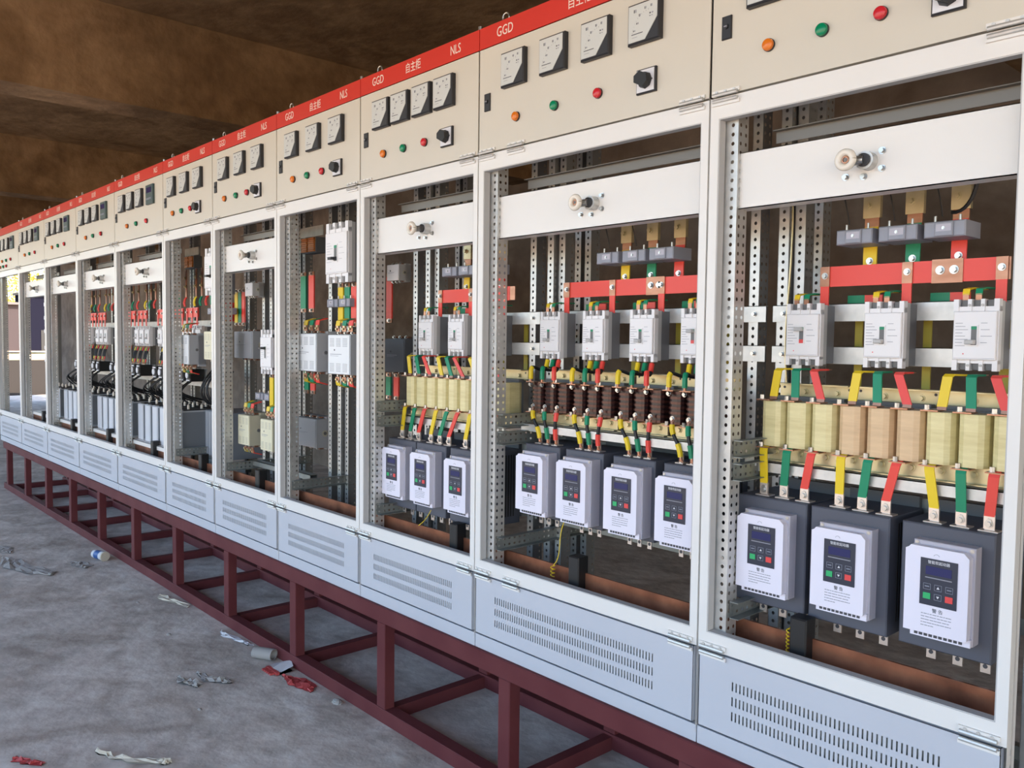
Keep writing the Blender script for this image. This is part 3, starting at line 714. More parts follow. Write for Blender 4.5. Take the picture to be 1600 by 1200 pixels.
# shelves below the reactors
def shelf(i, z, y0=0.17, m=None, y1=0.30, zh=0.030):
    L, R = B[i + 1] + 0.06, B[i] - 0.03
    q = MB(); q.box(L, R, y0, y0 + 0.003, z - zh, z, m or galv); q.box(L, R, y0, y1, z - 0.003, z, m or galv); q.box(L, R, y1, y1 + 0.003, z - zh, z, m or galv)
    return q
for i, z in ((0, 0.808), (1, 0.838), (2, 0.808)):
    single('angle_shelf', shelf(i, z), 'galvanised angle shelf carrying the reactors in ' + CAB(i), 'shelf', group='angle shelves')
for i, z, y in ((0, 0.735, 0.345), (1, 0.775, 0.345), (2, 0.725, 0.345)):
    L, R = B[i + 1] + 0.08, B[i] - 0.03
    for za, zb, wh in ((z - .045, z, 'upper'), (.43, .47, 'lower')):
        q = MB(); q.box(L, R, y, y + 0.003, za, zb, galv_d)
        for x in (L + .12, L + .33, R - .12): q.bolt((x, y, (za + zb) / 2), (0, -1, 0), .006, .008)
        single('starter_bracket', q, 'dull %s bracket behind the soft starters in %s' % (wh, CAB(i)), 'bracket', group='starter brackets')

# ------------------------------------------------------------ coloured straps
def strap_thing(pts, col, label, group, w=0.019, lug=True):
    t = thing('copper_strap', label, 'strap', pts[0], group)
    o = Vector(pts[0]); P = [Vector(p) - o for p in pts]
    q = MB(); q.strap(P, w, 0.0045, SL[col]); part('sleeve', q, t, label='%s sleeve' % col)
    q = MB(); a = P[0]; c = P[-1]
    q.strap([a + (P[0] - P[1]).normalized() * 0.018, a + (P[1] - P[0]).normalized() * .004], w * .95, 0.003, copper); part('lug', q, t); q = MB()
    if lug:
        q.strap([c - (P[-1] - P[-2]).normalized() * .004, c + Vector((0, 0, -0.030))], w * 1.05, 0.003, tin); q.bolt(c + Vector((0, -0.002, -0.018)), (0, -1, 0), 0.0065, 0.008)
    else: q.strap([c, c + Vector((0, -.002, -0.008))], w * .95, 0.003, copper)
    part('lug', q, t)
S3 = {0: 'left', 1: 'middle', 2: 'right'}
def straps_between(i, mcc, coils, cw, cz, starts, SP, sz, pitch, slots):
    P, pit, ztop, y_b = SP
    for k, (mx, cx, sx, sl) in enumerate(zip(mcc, coils, starts, slots)):
        for j, col in enumerate(PH):
            X = cx + pitch * j + 0.024; U = mx + (0.018, 0.070, 0.124)[j]
            pts = [(U + .022, 0.235, 1.074), (U + .002, 0.186, 1.075), (U, 0.178, 1.070), (X + .022 if j == 0 else X + .018, 0.168, 0.997)] if j == 0 else [(U, 0.245, 1.075), (U, 0.190, 1.075), (U, 0.182, 1.070), (X + .012, 0.168, 0.997)]
            strap_thing(pts, col,
                        '%s strap from breaker to reactor, %s set in %s' % (col, sl, CAB(i)), 'breaker to reactor straps in ' + CAB(i), 0.023, lug=False)
            b2 = sx + .018 + pit * (j - 1); X = cx + .026 + .073 * j
            strap_thing([(X, 0.168, cz - 0.003), (X, 0.158, cz - 0.006), (X * .92 + b2 * .08, 0.155, cz - 0.014), (b2, 0.160, sz + ztop + 0.036)], col,
                        '%s strap from reactor down to starter, %s set in %s' % (col, sl, CAB(i)), 'reactor to starter straps in ' + CAB(i), 0.023)
straps_between(0, (-1.278, -1.048, -0.822), (-1.312, -1.082, -0.857), 0, 0.855, (-1.240, -1.0155, -0.773), ST1, 0.464, 0.076, SLOT3)
straps_between(2, (-3.090, -2.874, -2.660), (-3.090, -2.862, -2.634), 0, 0.855, (-3.048, -2.835, -2.600), ST3, 0.466, 0.076, SLOT3)
# small yellow / green links on top of each breaker
def top_links(i, mcc, slots):
    for mx, sl in zip(mcc, slots):
        for j, col in ((0, 'yellow'), (1, 'green')):
            a = mx + 0.104 / 7 * (2 * j + 1.5)
            q = MB(); q.strap([(a, 0.262, 1.245), (a, 0.262, 1.275)], 0.014, 0.003, copper)
            q.strap([(a, 0.262, 1.272), (a, 0.266, 1.286), (a + .004, 0.285, 1.290), (a + .01, 0.36, 1.291)], 0.016, 0.004, SL[col])
            single('bridge_link', q, '%s copper link atop the %s breaker in %s' % (col, sl, CAB(i)), 'link', group='breaker top links')
top_links(0, (-1.278, -1.048, -0.822), SLOT3); top_links(2, (-3.090, -2.874, -2.660), SLOT3)
top_links(1, (-2.304, -2.084, -1.864, -1.651), ('leftmost', 'second', 'third', 'rightmost'))
# short coloured stubs behind the drops, and dull yellow straps seen between the breakers
STUB = {0: (-1.16, -0.93), 1: (-2.19, -1.96, -1.745), 2: (-2.97, -2.755)}
for i in (0, 1, 2):
    L, R = B[i + 1] + 0.10, B[i] - 0.08
    for k, x in enumerate(STUB[i]):
        for col, a0, a1 in (('green', 0.0, 0.05), ('red', 0.05, 0.10)):
            q = MB(); q.box(x + a0, x + a1, 0.375, 0.380, 1.262, 1.287, SL[col])
            single('bus_stub', q, '%s sleeved stub behind the red bar, %s in %s' % (col, ('left', 'middle', 'right')[k], CAB(i)), 'busbar', group='coloured stubs behind the breakers')
    for k, x in enumerate([L + (R - L) * f for f in ((.24, .55, .86) if i == 0 else (.12, .38, .62, .86))]):
        q = MB(); q.box(x - 0.011, x + 0.011, 0.40, 0.405, 1.02, 1.262, mat('old_yellow', (0.50, 0.42, 0.06), 0.5))
        single('rear_strap', q, 'dull yellow upright strap behind the breakers, %s from left in %s' % (('first', 'second', 'third', 'fourth')[k], CAB(i)), 'strap', group='dull yellow straps behind breakers')

# ------------------------------------------------------------ cables of the second cabinet
def bez(p0, p1, p2, p3, n=10):
    out = []
    for i in range(n + 1):
        t = i / n; out.append(tuple(((1 - t) ** 3) * Vector(p0) + 3 * ((1 - t) ** 2) * t * Vector(p1) + 3 * (1 - t) * t * t * Vector(p2) + t ** 3 * Vector(p3)))
    return out
def cable(pts, col, label, group, r=0.006, e0=3, e1=3):
    t = thing('cable', label, 'cable', pts[0], group); o = Vector(pts[0]); P = [Vector(p) - o for p in pts]
    q = MB(); q.tube(P, r, 8, black); part('jacket', q, t, smooth=True)
    n = len(P)
    for a, c in ((0, e0), (n - 1 - e1, n - 1)):
        q = MB(); q.tube([P[k] for k in range(a, c + 1)], r * 1.45, 8, SL[col]); part('sleeve', q, t, smooth=True, label='%s sleeve' % col)
    for e, d in ((P[0], (P[0] - P[1]).normalized()), (P[-1], (P[-1] - P[-2]).normalized())):
        q = MB(); q.cyl(e, e + d * 0.012, r * 0.9, 8, copper); q.strap([e + d * 0.010, e + d * 0.026], 0.014, 0.003, copper); q.bolt(e + d * 0.02, (0, -1, 0), 0.006, 0.007); part('lug', q, t)
P2, pit2, zt2, yb2 = ST2
for k, (mx, sx, sl) in enumerate(zip((-2.304, -2.084, -1.864, -1.651), (-2.171, -1.965, -1.7455, -1.535), ('leftmost', 'second', 'third', 'rightmost'))):
    cx = -2.281 + 0.213 * k
    for j, col in enumerate(PH):
        a = mx + 0.104 / 7 * (2 * j + 1.5) + .004; X = cx + 0.061 * j
        dx = X - a
        pts = bez((a, 0.262, 1.074), (a, 0.25, 1.035), (a + .02, 0.24, 1.032), (a + dx * .3, 0.215, 1.040), 6) + bez((a + dx * .3, 0.215, 1.040), (a + dx * .8, .19, 1.050), (X, 0.180, 1.055), (X, 0.178, 1.032), 5)[1:] + [(X, .178, 1.018), (X, .178, 1.004)]
        cable(pts, col, '%s ended cable from breaker to reactor, %s set in %s' % (col, sl, CAB(1)), 'breaker to reactor cables in the second cabinet', e0=2, e1=4)
        b2 = sx - .006 + pit2 * (j - 1); X2 = cx + .022 + .062 * j
        cable(bez((X2, 0.170, 0.886), (X2 + .004, 0.160, 0.85), (b2 - .006, 0.166, 0.84), (b2, 0.168, 0.536 + zt2 + 0.020), 12), col, '%s ended cable from reactor to starter, %s set in %s' % (col, sl, CAB(1)), 'reactor to starter cables in the second cabinet', e0=4, e1=4)

# thin yellow wires
def wire(pts, label, m=s_yel, r=0.0016, coil=None):
    q = MB(); P = list(pts)
    if coil:
        (x, y, z0, z1, R, n) = coil
        for k in range(n * 8 + 1):
            t = 2 * math.pi * k / 8; f = k / (n * 8); P.append((x + R * math.cos(t), y + R * math.sin(t), z0 + (z1 - z0) * f))
    q.tube(P, r, 5, m); single('thin_wire', q, label, 'wire')
wire([(-1.15, 0.17, 0.42), (-1.147, 0.13, 0.39), (-1.155, 0.095, 0.375)], 'thin yellow wire ending in a small coil by the copper bar in ' + CAB(0), coil=(-1.155, 0.088, 0.375, 0.30, 0.005, 7))
wire(bez((-2.05, 0.14, 0.52), (-2.07, 0.11, 0.46), (-2.02, 0.10, 0.40), (-2.06, 0.092, 0.36)), 'thin yellow wire hanging beside the black insulator in ' + CAB(1), coil=(-2.06, 0.088, 0.36, 0.32, 0.008, 3))
wire(bez((-2.82, 0.12, 0.43), (-2.83, 0.11, 0.40), (-2.84, 0.10, 0.38), (-2.87, 0.092, 0.36)), 'thin yellow wire drooping over the copper bar in ' + CAB(2))
wire(bez((-1.30, 0.30, 1.60), (-1.29, 0.30, 1.3), (-1.33, 0.31, 1.25), (-1.31, 0.31, 1.03)), 'long pale yellow wire running down the left post in ' + CAB(0), brass, 0.0025)
for x, y, z, i, sl in ((-1.11, 0.25, 1.475, 0, 'left'), (-0.99, 0.26, 1.475, 0, 'middle'), (-0.87, 0.26, 1.475, 0, 'right'), (-1.99, 0.26, 1.475, 1, 'left'), (-1.87, 0.26, 1.475, 1, 'middle')):
    wire(bez((x, y + 0.02, z), (x + .002, y, z + .06), (x - .02, y, z + .10), (x - .025, y + .02, z + .13)), 'thin black lead above the %s current transformer in %s' % (sl, CAB(i)), black, 0.002)
wire(bez((-0.84, 0.26, 1.48), (-0.80, 0.25, 1.47), (-0.775, 0.25, 1.52), (-0.775, 0.25, 1.60)) + bez((-0.775, 0.25, 1.60), (-0.775, 0.24, 1.625), (-0.74, 0.24, 1.60), (-0.66, 0.22, 1.605)), 'thick black harness bending over at top right inside ' + CAB(0), black, 0.005)

# ------------------------------------------------------------ contactors
def contactor(w, h, d, fm, sm, vents=True):
    """origin left front bottom"""
    bd = MB(); bd.box(0, w, 0.0, d, h * .06, h * .94, sm); bd.box(0, w, d * .55, d, 0, h, sm)
    for z in (0.0, h * .96):
        for k in range(3):
            x = w * (0.10 + 0.31 * k); bd.box(x, x + w * .18, d * .30, d * .5, z, z + h * .04, copper); bd.bolt((x + w * .09, d * .30, z + h * .02), (0, -1, 0), .006, .008)
    f = MB(); f.box(0, w * .97, -0.004, 0.0, h * .07, h * .93, fm, 0.001)
    v = MB()
    if vents:
        for zz in (.68, .12):
            for c in range(3):
                for r_ in range(6):
                    x = w * (.08 + .30 * c); z = h * (zz + .033 * r_); v.box(x, x + w * .20, -0.0048, -0.004, z, z + h * .014, sm)
    v.box(w * .10, w * .62, -0.0046, -0.004, h * .50, h * .512, print_grey); v.box(w * .10, w * .48, -0.0046, -0.004, h * .465, h * .472, print_grey); v.cyl((w * .3, -0.0052, h * .60), (w * .3, -0.004, h * .60), .004, 8, print_dark)
    s = MB(); s.cyl((w, d * .45, h * .5), (w + 0.002, d * .45, h * .5), d * .16, 10, cont_s if fm is cont_w else cream_s); s.cyl((w + .002, d * .45, h * .5), (w + 0.004, d * .45, h * .5), d * .09, 6, brk_d)
    return bd.mesh('body'), f.mesh('front_cover'), v.mesh('vent_slots'), s.mesh('side_boss')
def place_contactor(C, x, y, z, label, group=None):
    t = thing('contactor', label, 'contactor', (x, y, z), group); part('body', C[0], t); f = part('front_cover', C[1], t); part('vent_slots', C[2], f); part('side_boss', C[3], t)
    return t
CW = contactor(0.200, 0.215, 0.11, cont_w, cont_s); CC = contactor(0.145, 0.198, 0.12, cream, cream_s); CG = contactor(0.17, 0.19, 0.10, cont_d, cont_d, False); CGL = contactor(0.26, 0.19, 0.12, cont_s, cont_s, False); CS = contactor(0.10, 0.09, 0.07, brk_w, brk_g, False)
place_contactor(CW, -3.950, 0.10, 0.967, 'big white vented contactor, left of the pair in ' + CAB(3))
place_contactor(CW, -3.632, 0.10, 0.962, 'big white vented contactor, right of the pair in ' + CAB(3))
place_contactor(CW, -5.600, 0.10, 0.955, 'white vented contactor half way up at the left of ' + CAB(5))
place_contactor(CC, -5.150, 0.10, 0.995, 'cream contactor half way up at the right of ' + CAB(5))
place_contactor(CC, -4.705, 0.12, 0.512, 'cream vented contactor low down, left of the pair in ' + CAB(4))
place_contactor(CC, -4.413, 0.12, 0.508, 'cream vented contactor low down, right of the pair in ' + CAB(4))
place_contactor(CG, -3.435 - .185, 0.42, 0.970, 'dark grey contactor set deep at the right back of ' + CAB(3))
place_contactor(CGL, -4.59, 0.42, 0.500, 'mid grey contactor set deep and low in ' + CAB(4))
place_contactor(CGL, -5.161, 0.30, 1.005, 'grey contactor with dark stamp at the right back of ' + CAB(5))
place_contactor(CS, -3.545, 0.38, 1.430, 'small white auxiliary contactor high at the right back of ' + CAB(3))
place_contactor(CS, -4.890, 0.25, 1.390, 'small white auxiliary contactor near the top left of ' + CAB(4))
# vertical phase bars in the fourth to sixth cabinets
def vbars(x, y, z0, z1, i, where, w=0.045, pitch=0.062, cols=PH):
    for j, col in enumerate(cols):
        q = MB(); X = x + pitch * j
        q.box(X, X + w, y, y + 0.006, z0 - .02, z1 + .02, copper); q.box(X - .001, X + w + .001, y - .001, y + .007, z0, z1, SL[col])
        q.bolt((X + w / 2, y, z0 - .010), (0, -1, 0), .007, .009); q.bolt((X + w / 2, y, z1 + .010), (0, -1, 0), .007, .009)
        single('phase_busbar', q, '%s sleeved upright bar %s in %s' % (col, where, CAB(i)), 'busbar', group='upright phase bars')
vbars(-3.715, 0.20, 1.225, 1.40, 3, 'below the large breaker')
vbars(-4.29, 0.30, 1.31, 1.49, 4, 'at the right back', 0.055, 0.09, ('green', 'red'))
vbars(-5.16, 0.30, 1.24, 1.43, 5, 'at the right back', 0.042, 0.052)
vbars(-4.47, 0.20, 0.72, 0.92, 4, 'below the medium breaker', 0.042, 0.060)
vbars(-3.615, 0.42, 0.86, 0.955, 3, 'below the dark contactor', 0.040, 0.07, ('green', 'red'))
vbars(-3.615, 0.42, 1.25, 1.46, 3, 'above the dark contactor', 0.046, 0.07, ('red',))
vbars(-4.25, 0.30, 0.86, 1.03, 4, 'lower right back', 0.045, 0.07, ('green', 'red'))
def clamp_links(x, y, z, i, what, n=3, pitch=0.06, up=1, h=0.05):
    for j in range(n):
        col = PH[j]; X = x + pitch * j
        q = MB(); q.strap([(X, y, z), (X, y, z + up * h * .55)], 0.034, 0.004, copper); q.strap([(X, y, z + up * h * .55), (X, y + .004, z + up * h), (X, y + .05, z + up * (h + .012))], 0.036, 0.005, SL[col])
        q.bolt((X - .008, y, z + up * .012), (0, -1, 0), .006, .008, brass); q.bolt((X + .010, y, z + up * .022), (0, -1, 0), .006, .008, brass)
        single('terminal_link', q, '%s link on the %s in %s' % (col, what, CAB(i)), 'link', group='contactor terminal links')
clamp_links(-3.91, 0.125, 1.185, 3, 'top of the left contactor'); clamp_links(-3.59, 0.125, 1.180, 3, 'top of the right contactor')
clamp_links(-3.91, 0.125, 0.965, 3, 'bottom of the left contactor', up=-1, h=.04); clamp_links(-3.59, 0.125, 0.960, 3, 'bottom of the right contactor', up=-1, h=.04)
clamp_links(-4.68, 0.15, 0.712, 4, 'top of the left cream contactor', pitch=.045); clamp_links(-4.39, 0.15, 0.708, 4, 'top of the right cream contactor', pitch=.045)
clamp_links(-4.68, 0.15, 0.51, 4, 'bottom of the left cream contactor', pitch=.045, up=-1, h=.03)
clamp_links(-5.56, 0.125, 1.175, 5, 'top of the white contactor'); clamp_links(-5.56, 0.125, 0.955, 5, 'bottom of the white contactor', up=-1, h=.04)
clamp_links(-5.12, 0.15, 1.195, 5, 'top of the cream contactor', pitch=.045)
for (x, y, z, i, s) in ((-3.775, 0.17, 1.302, 3, 'below the large breaker'), (-4.66, 0.20, 0.785, 4, 'below the medium breaker'), (-5.30, 0.18, 1.29, 5, 'below the large breaker')):
    place_ct(x, y, z, 'left-hand grey current transformer %s in %s' % (s, CAB(i)), 'current transformers')
    place_ct(x + 0.115, y, z, 'right-hand grey current transformer %s in %s' % (s, CAB(i)), 'current transformers')
# orange wound transformers
for (x, y, z, i) in ((-4.30, 0.30, 1.615, 4), (-6.14, 0.35, 1.638, 6)):
    t = thing('wound_transformer', 'small orange wound transformer on a grey bracket high in ' + CAB(i), 'transformer', (x, y, z))
    q = MB(); q.box(0, 0.16, 0.012, 0.07, 0, 0.085, brk_d); part('core', q, t)
    for k in range(2):
        q = MB()
        for r_ in range(7): q.box(0.01 + .08 * k, 0.07 + .08 * k, 0.0 + .002 * (r_ % 2), 0.012, .006 + .011 * r_, .015 + .011 * r_, orange_c)
        part('winding', q, t)
    q = MB(); q.box(-.03, 0.22, 0.02, 0.024, .09, .145, galv); part('bracket', q, t)
# lower rails / shelves of the fourth to ninth cabinets
for i, z in ((4, 0.42), (5, 0.36), (6, 0.385), (7, 0.385), (8, 0.385)):
    single('angle_shelf', shelf(i, z, 0.09 if i > 5 else 0.2, paint if i > 5 else galv_d, 0.5 if i > 5 else 0.24), 'low angle shelf across the bottom of ' + CAB(i), 'shelf', group='angle shelves')

# ------------------------------------------------------------ capacitor cabinets
def cap_mesh():
    q = MB(); q.box(0, 0.095, 0, 0.34, 0, 0.265, cap_l, 0.006); q.box(0.0955, 0.097, 0.01, 0.33, 0.01, 0.255, cap_g); return q.mesh('can')
def cap_top():
    q = MB(); q.box(0.01, 0.085, 0.02, 0.32, 0.265, 0.272, dark)
    for k in range(3): q.cyl((0.047, 0.07 + .09 * k, .272), (0.047, 0.07 + .09 * k, .298), .009, 8, porc); q.bolt((0.047, .07 + .09 * k, .298), (0, 0, 1), .005, .008)
    return q.mesh('terminal_top')
CAPM, CAPT = cap_mesh(), cap_top()
def small_contactor():
    a = MB(); a.box(0, .075, 0, .09, 0, .085, black, .003); a.box(.004, .071, -.006, 0, .02, .066, dark, .002)
    c = MB(); c.cyl((.037, -.012, .044), (.037, -.006, .044), .023, 14, print_white); c.box(.01, .066, -.005, -.003, .070, .080, print_white); c.box(.01, .066, -.005, -.003, .004, .012, print_white)
    return a.mesh('body'), c.mesh('label_plate')
SCB, SCW = small_contactor()
BRs = breaker(0.092, 0.150, 0.085); HS = handle(0.092, 0.150, False)
NUM = ('first', 'second', 'third', 'fourth', 'fifth', 'sixth')
for i in (6, 7, 8):
    L = B[i + 1]
    for k, dx in enumerate((.14, .26, .38, .62, .74, .86)):
        place_breaker(BRs, HS, L + dx, 0.245, 1.072, 'small white breaker, %s from the left in %s' % (NUM[k], CAB(i)), 'breakers of the capacitor cabinets')
    for k in range(3):
        t = thing('bridge_busbar', 'short red-sleeved bar above the breakers, %s from the left in %s' % (NUM[k], CAB(i)), 'busbar', (L + (.14, .44, .70)[k], 0.25, 1.27), 'red bars of the capacitor cabinets')
        q = MB(); q.box(0, .20, 0, .006, .01, .075, s_red); part('bar', q, t)
        for xx in (0.0, .088, .176): q = MB(); q.box(xx, xx + .024, -.004, 0, -.045, .07, s_red); q.bolt((xx + .012, -.004, .045), (0, -1, 0), .007, .008); part('drop_link', q, t)
    for k, (dx, col) in enumerate(((.30, 'yellow'), (.42, 'green'), (.54, 'red'), (.72, 'yellow'), (.82, 'green'), (.92, 'red'))):
        q = MB(); q.strap([(L + dx, .30, 1.36), (L + dx + .01, .29, 1.385), (L + dx, .30, 1.41), (L + dx, .31, 1.425)], .032, .005, SL[col]); q.strap([(L + dx, .31, 1.42), (L + dx, .31, 1.62)], .026, .005, copper_b)
        q.bolt((L + dx, .305, 1.5), (0, -1, 0), .008, .01, brass); q.bolt((L + dx, .305, 1.56), (0, -1, 0), .008, .01, brass)
        single('phase_busbar', q, '%s rear phase bar, %s from left in %s' % (col, NUM[k], CAB(i)), 'busbar', group='phase bars of the capacitor cabinets')
    for k, dx in enumerate((.20, .32, .44, .60, .72, .84)):
        t = thing('small_contactor', 'black contactor with white round label, %s from the left in %s' % (NUM[k], CAB(i)), 'contactor', (L + dx, 0.19, 0.845), 'black contactors of the capacitor cabinets')
        part('body', SCB, t); part('label_plate', SCW, t, label='white label plate')
        for j, col in enumerate(PH):
            X = L + dx + .012 + .024 * j
            cable(bez((X, .262, 1.06), (X, .24, 1.0), (X + .01, .24, 1.0), (X, .235, .95), 18), col, '%s ended thin cable down to the %s contactor in %s' % (col, NUM[k], CAB(i)), 'thin cables of the capacitor cabinets', .0045)
    rr = random.Random(i)
    for k in range(6):
        dx = .08 + .15 * k
        t = thing('power_capacitor', 'tall grey metal capacitor can, %s from the left in %s' % (NUM[k], CAB(i)), 'capacitor', (L + dx, 0.12, 0.386), 'capacitor cans')
        part('can', CAPM, t); part('terminal_top', CAPT, t)
        for j in range(3):
            x0 = L + .21 + .13 * k + .02 * j; x1 = L + dx + .047
            q = MB(); q.tube(bez((x0, .20, .845), (x0 + rr.uniform(-.06, .06), .10, .78), (x1 + rr.uniform(-.07, .07), .10, .76), (x1, .19 + .09 * j, .70), 10), .005, 6, black)
            single('capacitor_lead', q, 'black lead looping down onto the %s capacitor in %s' % (NUM[k], CAB(i)), 'cable', group='leads to the %s capacitor in %s' % (NUM[k], CAB(i)))
    q = MB(); q.box(L + .07, B[i] - .04, .345, .349, .80, .84, galv); q.box(L + .07, B[i] - .04, .29, .293, .845, .93, galv)
    single('mounting_bar', q, 'galvanised bar carrying the black contactors in ' + CAB(i), 'mounting bar', group='contactor mounting bars')
for k in range(3):
    t = thing('power_capacitor', 'tall grey capacitor can, %s of the three in %s' % (SLOT3[k], CAB(9)), 'capacitor', (-8.93 + .12 * k, 0.12, 0.386), 'capacitor cans')
    part('can', CAPM, t); part('terminal_top', CAPT, t)
q = shelf(9, 0.385, 0.09, paint, 0.5); single('angle_shelf', q, 'low angle shelf across the bottom of ' + CAB(9), 'shelf', group='angle shelves')
for k, z in enumerate((1.40, 1.27, 1.14, 0.98, 0.86)):
    t = thing('terminal_block', 'white and black terminal block, %s from the top in %s' % (NUM[k], CAB(9)), 'terminal block', (-9.17, .14, z), 'terminal blocks in the tenth cabinet')
    q = MB(); q.box(0, .11, 0, .07, 0, .085, black, .003); part('body', q, t); q = MB(); q.cyl((.03, -.01, .045), (.03, 0, .045), .020, 12, print_white); q.cyl((.08, -.01, .045), (.08, 0, .045), .020, 12, print_white); part('cap', q, t)
# big reactor-like grey box at the left rear of the sixth cabinet
t = thing('power_capacitor', 'broad grey capacitor box standing at the lower left of ' + CAB(5), 'capacitor', (-5.50, .24, .363), 'capacitor cans')
q = MB(); q.box(0, .36, 0, .26, 0, .30, cap_g, .006)
for k in range(7): q.box(.03 + .045 * k, .033 + .045 * k, -.001, 0, .01, .29, cap_l)
part('can', q, t); q = MB()
for k in range(5): q.cyl((.05 + .065 * k, .05, .30), (.05 + .065 * k, .05, .33), .010, 8, porc); q.bolt((.05 + .065 * k, .05, .33), (0, 0, 1), .006, .01)
part('terminal_top', q, t)
rr = random.Random(5)
for k in range(12):
    x0 = -5.48 + .03 * k; q = MB(); q.tube(bez((x0, .26, .70), (x0 + rr.uniform(-.07, .07), .17, .76), (x0 + rr.uniform(-.07, .07), .18, .84), (x0 + rr.uniform(-.03, .03), .28, .93), 10), .0055, 6, black)
    single('capacitor_lead', q, 'black lead tangled above the broad grey capacitor of ' + CAB(5), 'cable', group='leads above the broad capacitor')
for i, x in ((5, -5.50), (5, -5.36)):
    q = MB(); q.box(x, x + .10, .3, .38, 1.25, 1.37, s_red, .004); q.box(x + .02, x + .05, .27, .30, 1.36, 1.42, s_grn); q.box(x + .06, x + .09, .27, .30, 1.24, 1.28, s_yel)
    single('fuse_holder', q, 'red fuse holder, %s of the two in %s' % ('left' if x < -5.4 else 'right', CAB(5)), 'fuse holder', group='red fuse holders')
# ------------------------------------------------------------ outside at the far left
leafm = mat('leaves', (0.30, 0.30, 0.04), 0.6, var=(0.55, 0.48, 0.10), scale=3)
barkm = mat('bark', (0.12, 0.08, 0.05), 0.9)
rr = random.Random(11)
def tree(x, y, h, r, label):
    t = thing('tree', label, 'tree', (x, y, GZ), 'trees beyond the left end')
    q = MB(); q.tube([(0, 0, 0), (.1, 0, h * .3), (0, .1, h * .6)], .16, 8, barkm, [.2, .16, .1]); part('trunk', q, t)
    q = MB()
    for k in range(2400):
        u = Vector((rr.gauss(0, 1), rr.gauss(0, 1), rr.gauss(0, 1))).normalized() * (r * rr.uniform(.45, 1) ** .5)
        c = Vector((u.x, u.y, h * .62 + u.z * .75)); s_ = rr.uniform(.12, .26)
        a = Vector((rr.gauss(0, 1), rr.gauss(0, 1), rr.gauss(0, 1))).normalized(); b2 = a.orthogonal().normalized()
        q.add([c - a * s_, c + b2 * s_ * .5, c + a * s_, c - b2 * s_ * .5], [(0, 1, 2, 3)], leafm)
    part('foliage', q, t)
tree(-112, 15.2, 12.5, 4.2, 'bushy yellow-green tree behind the pinkish building at far left')
tree(-122, 21.5, 13.2, 4.4, 'bushy yellow-green tree above the gap between the two far buildings')
tree(-111, 27.6, 12.8, 4.4, 'bushy yellow-green tree behind the dark building, furthest right of the four')
tree(-124, 9.5, 13.0, 4.6, 'bushy yellow-green tree at the very left end of the far trees')
def far_house(x, y0, y1, z, wm, label):
    t = thing('building', label, 'building', (x, y0, GZ)); L = y1 - y0; H = z - GZ
    q = MB(); q.box(-6, 0, 0, L, 0, H, wm); part('wall', q, t)
    q = MB(); q.box(-6.3, .4, -.2, L + .2, H, H + .25, mat('far_roof', (.10, .09, .09), .7)); part('roof', q, t)
    q = MB(); q.box(0, .05, L * .3, L * .3 + .8, 0, 2.2, black); part('door', q, t)
far_house(-100, 19.6, 23.4, 5.5, mat('navy_wall', (.010, .010, .018), 1.0, spec=0.0), 'dark navy building seen far off through the tenth cabinet')
far_house(-100, 14.6, 19.0, 4.3, mat('dusty_pink', (.055, .044, .046), 1.0, spec=0.0), 'low pinkish grey building seen far off through the eleventh cabinet')

# ------------------------------------------------------------ litter on the floor
def scrap(pts, m, label, name='paper_scrap', h=0.006, cat='litter'):
    # crumpled sheet: a noisy grid laid between the two long edges of the outline
    rr2 = random.Random(len(pts) * 7 + int(abs(pts[0][0]) * 100)); n = len(pts)
    k = n // 2; A = pts[:k + 1] if k >= 2 else pts[:2]; Bq = [pts[0]] + pts[:k:-1] + [pts[k]] if n > 3 else pts
    def along(P, f):
        f = max(0, min(.9999, f)) * (len(P) - 1); i = int(f); u = f - i
        return (P[i][0] * (1 - u) + P[i + 1][0] * u, P[i][1] * (1 - u) + P[i + 1][1] * u)
    nu, nv = 13, 5; q = MB(); vs = []
    for iu in range(nu + 1):
        f = iu / nu; a0 = along(A, f); b0 = along(Bq, f)
        for iv in range(nv + 1):
            g = iv / nv; x = a0[0] * (1 - g) + b0[0] * g + rr2.gauss(0, .006); y = a0[1] * (1 - g) + b0[1] * g + rr2.gauss(0, .005)
            vs.append((x, y, GZ + .002 + abs(rr2.gauss(0, 1)) * h * (1.1 if 0 < iv < nv else .5)))
    fs = []
    for iu in range(nu):
        for iv in range(nv):
            a = iu * (nv + 1) + iv; fs += [(a, a + nv + 1, a + 1), (a + 1, a + nv + 1, a + nv + 2)]
    q.add(vs, fs, m)
    o = len(vs); q.add([(x, y, GZ + .001) for x, y, z in vs], [tuple(reversed(f)) for f in fs], m)
    return single(name, q, label, cat)
pw = mat('scrap_white', (.62, .62, .64), .7); pg = mat('scrap_grey', (.33, .31, .29), .8); pr_ = mat('scrap_red', (.45, .06, .06), .6); cream_p = mat('scrap_cream', (.58, .52, .42), .8)
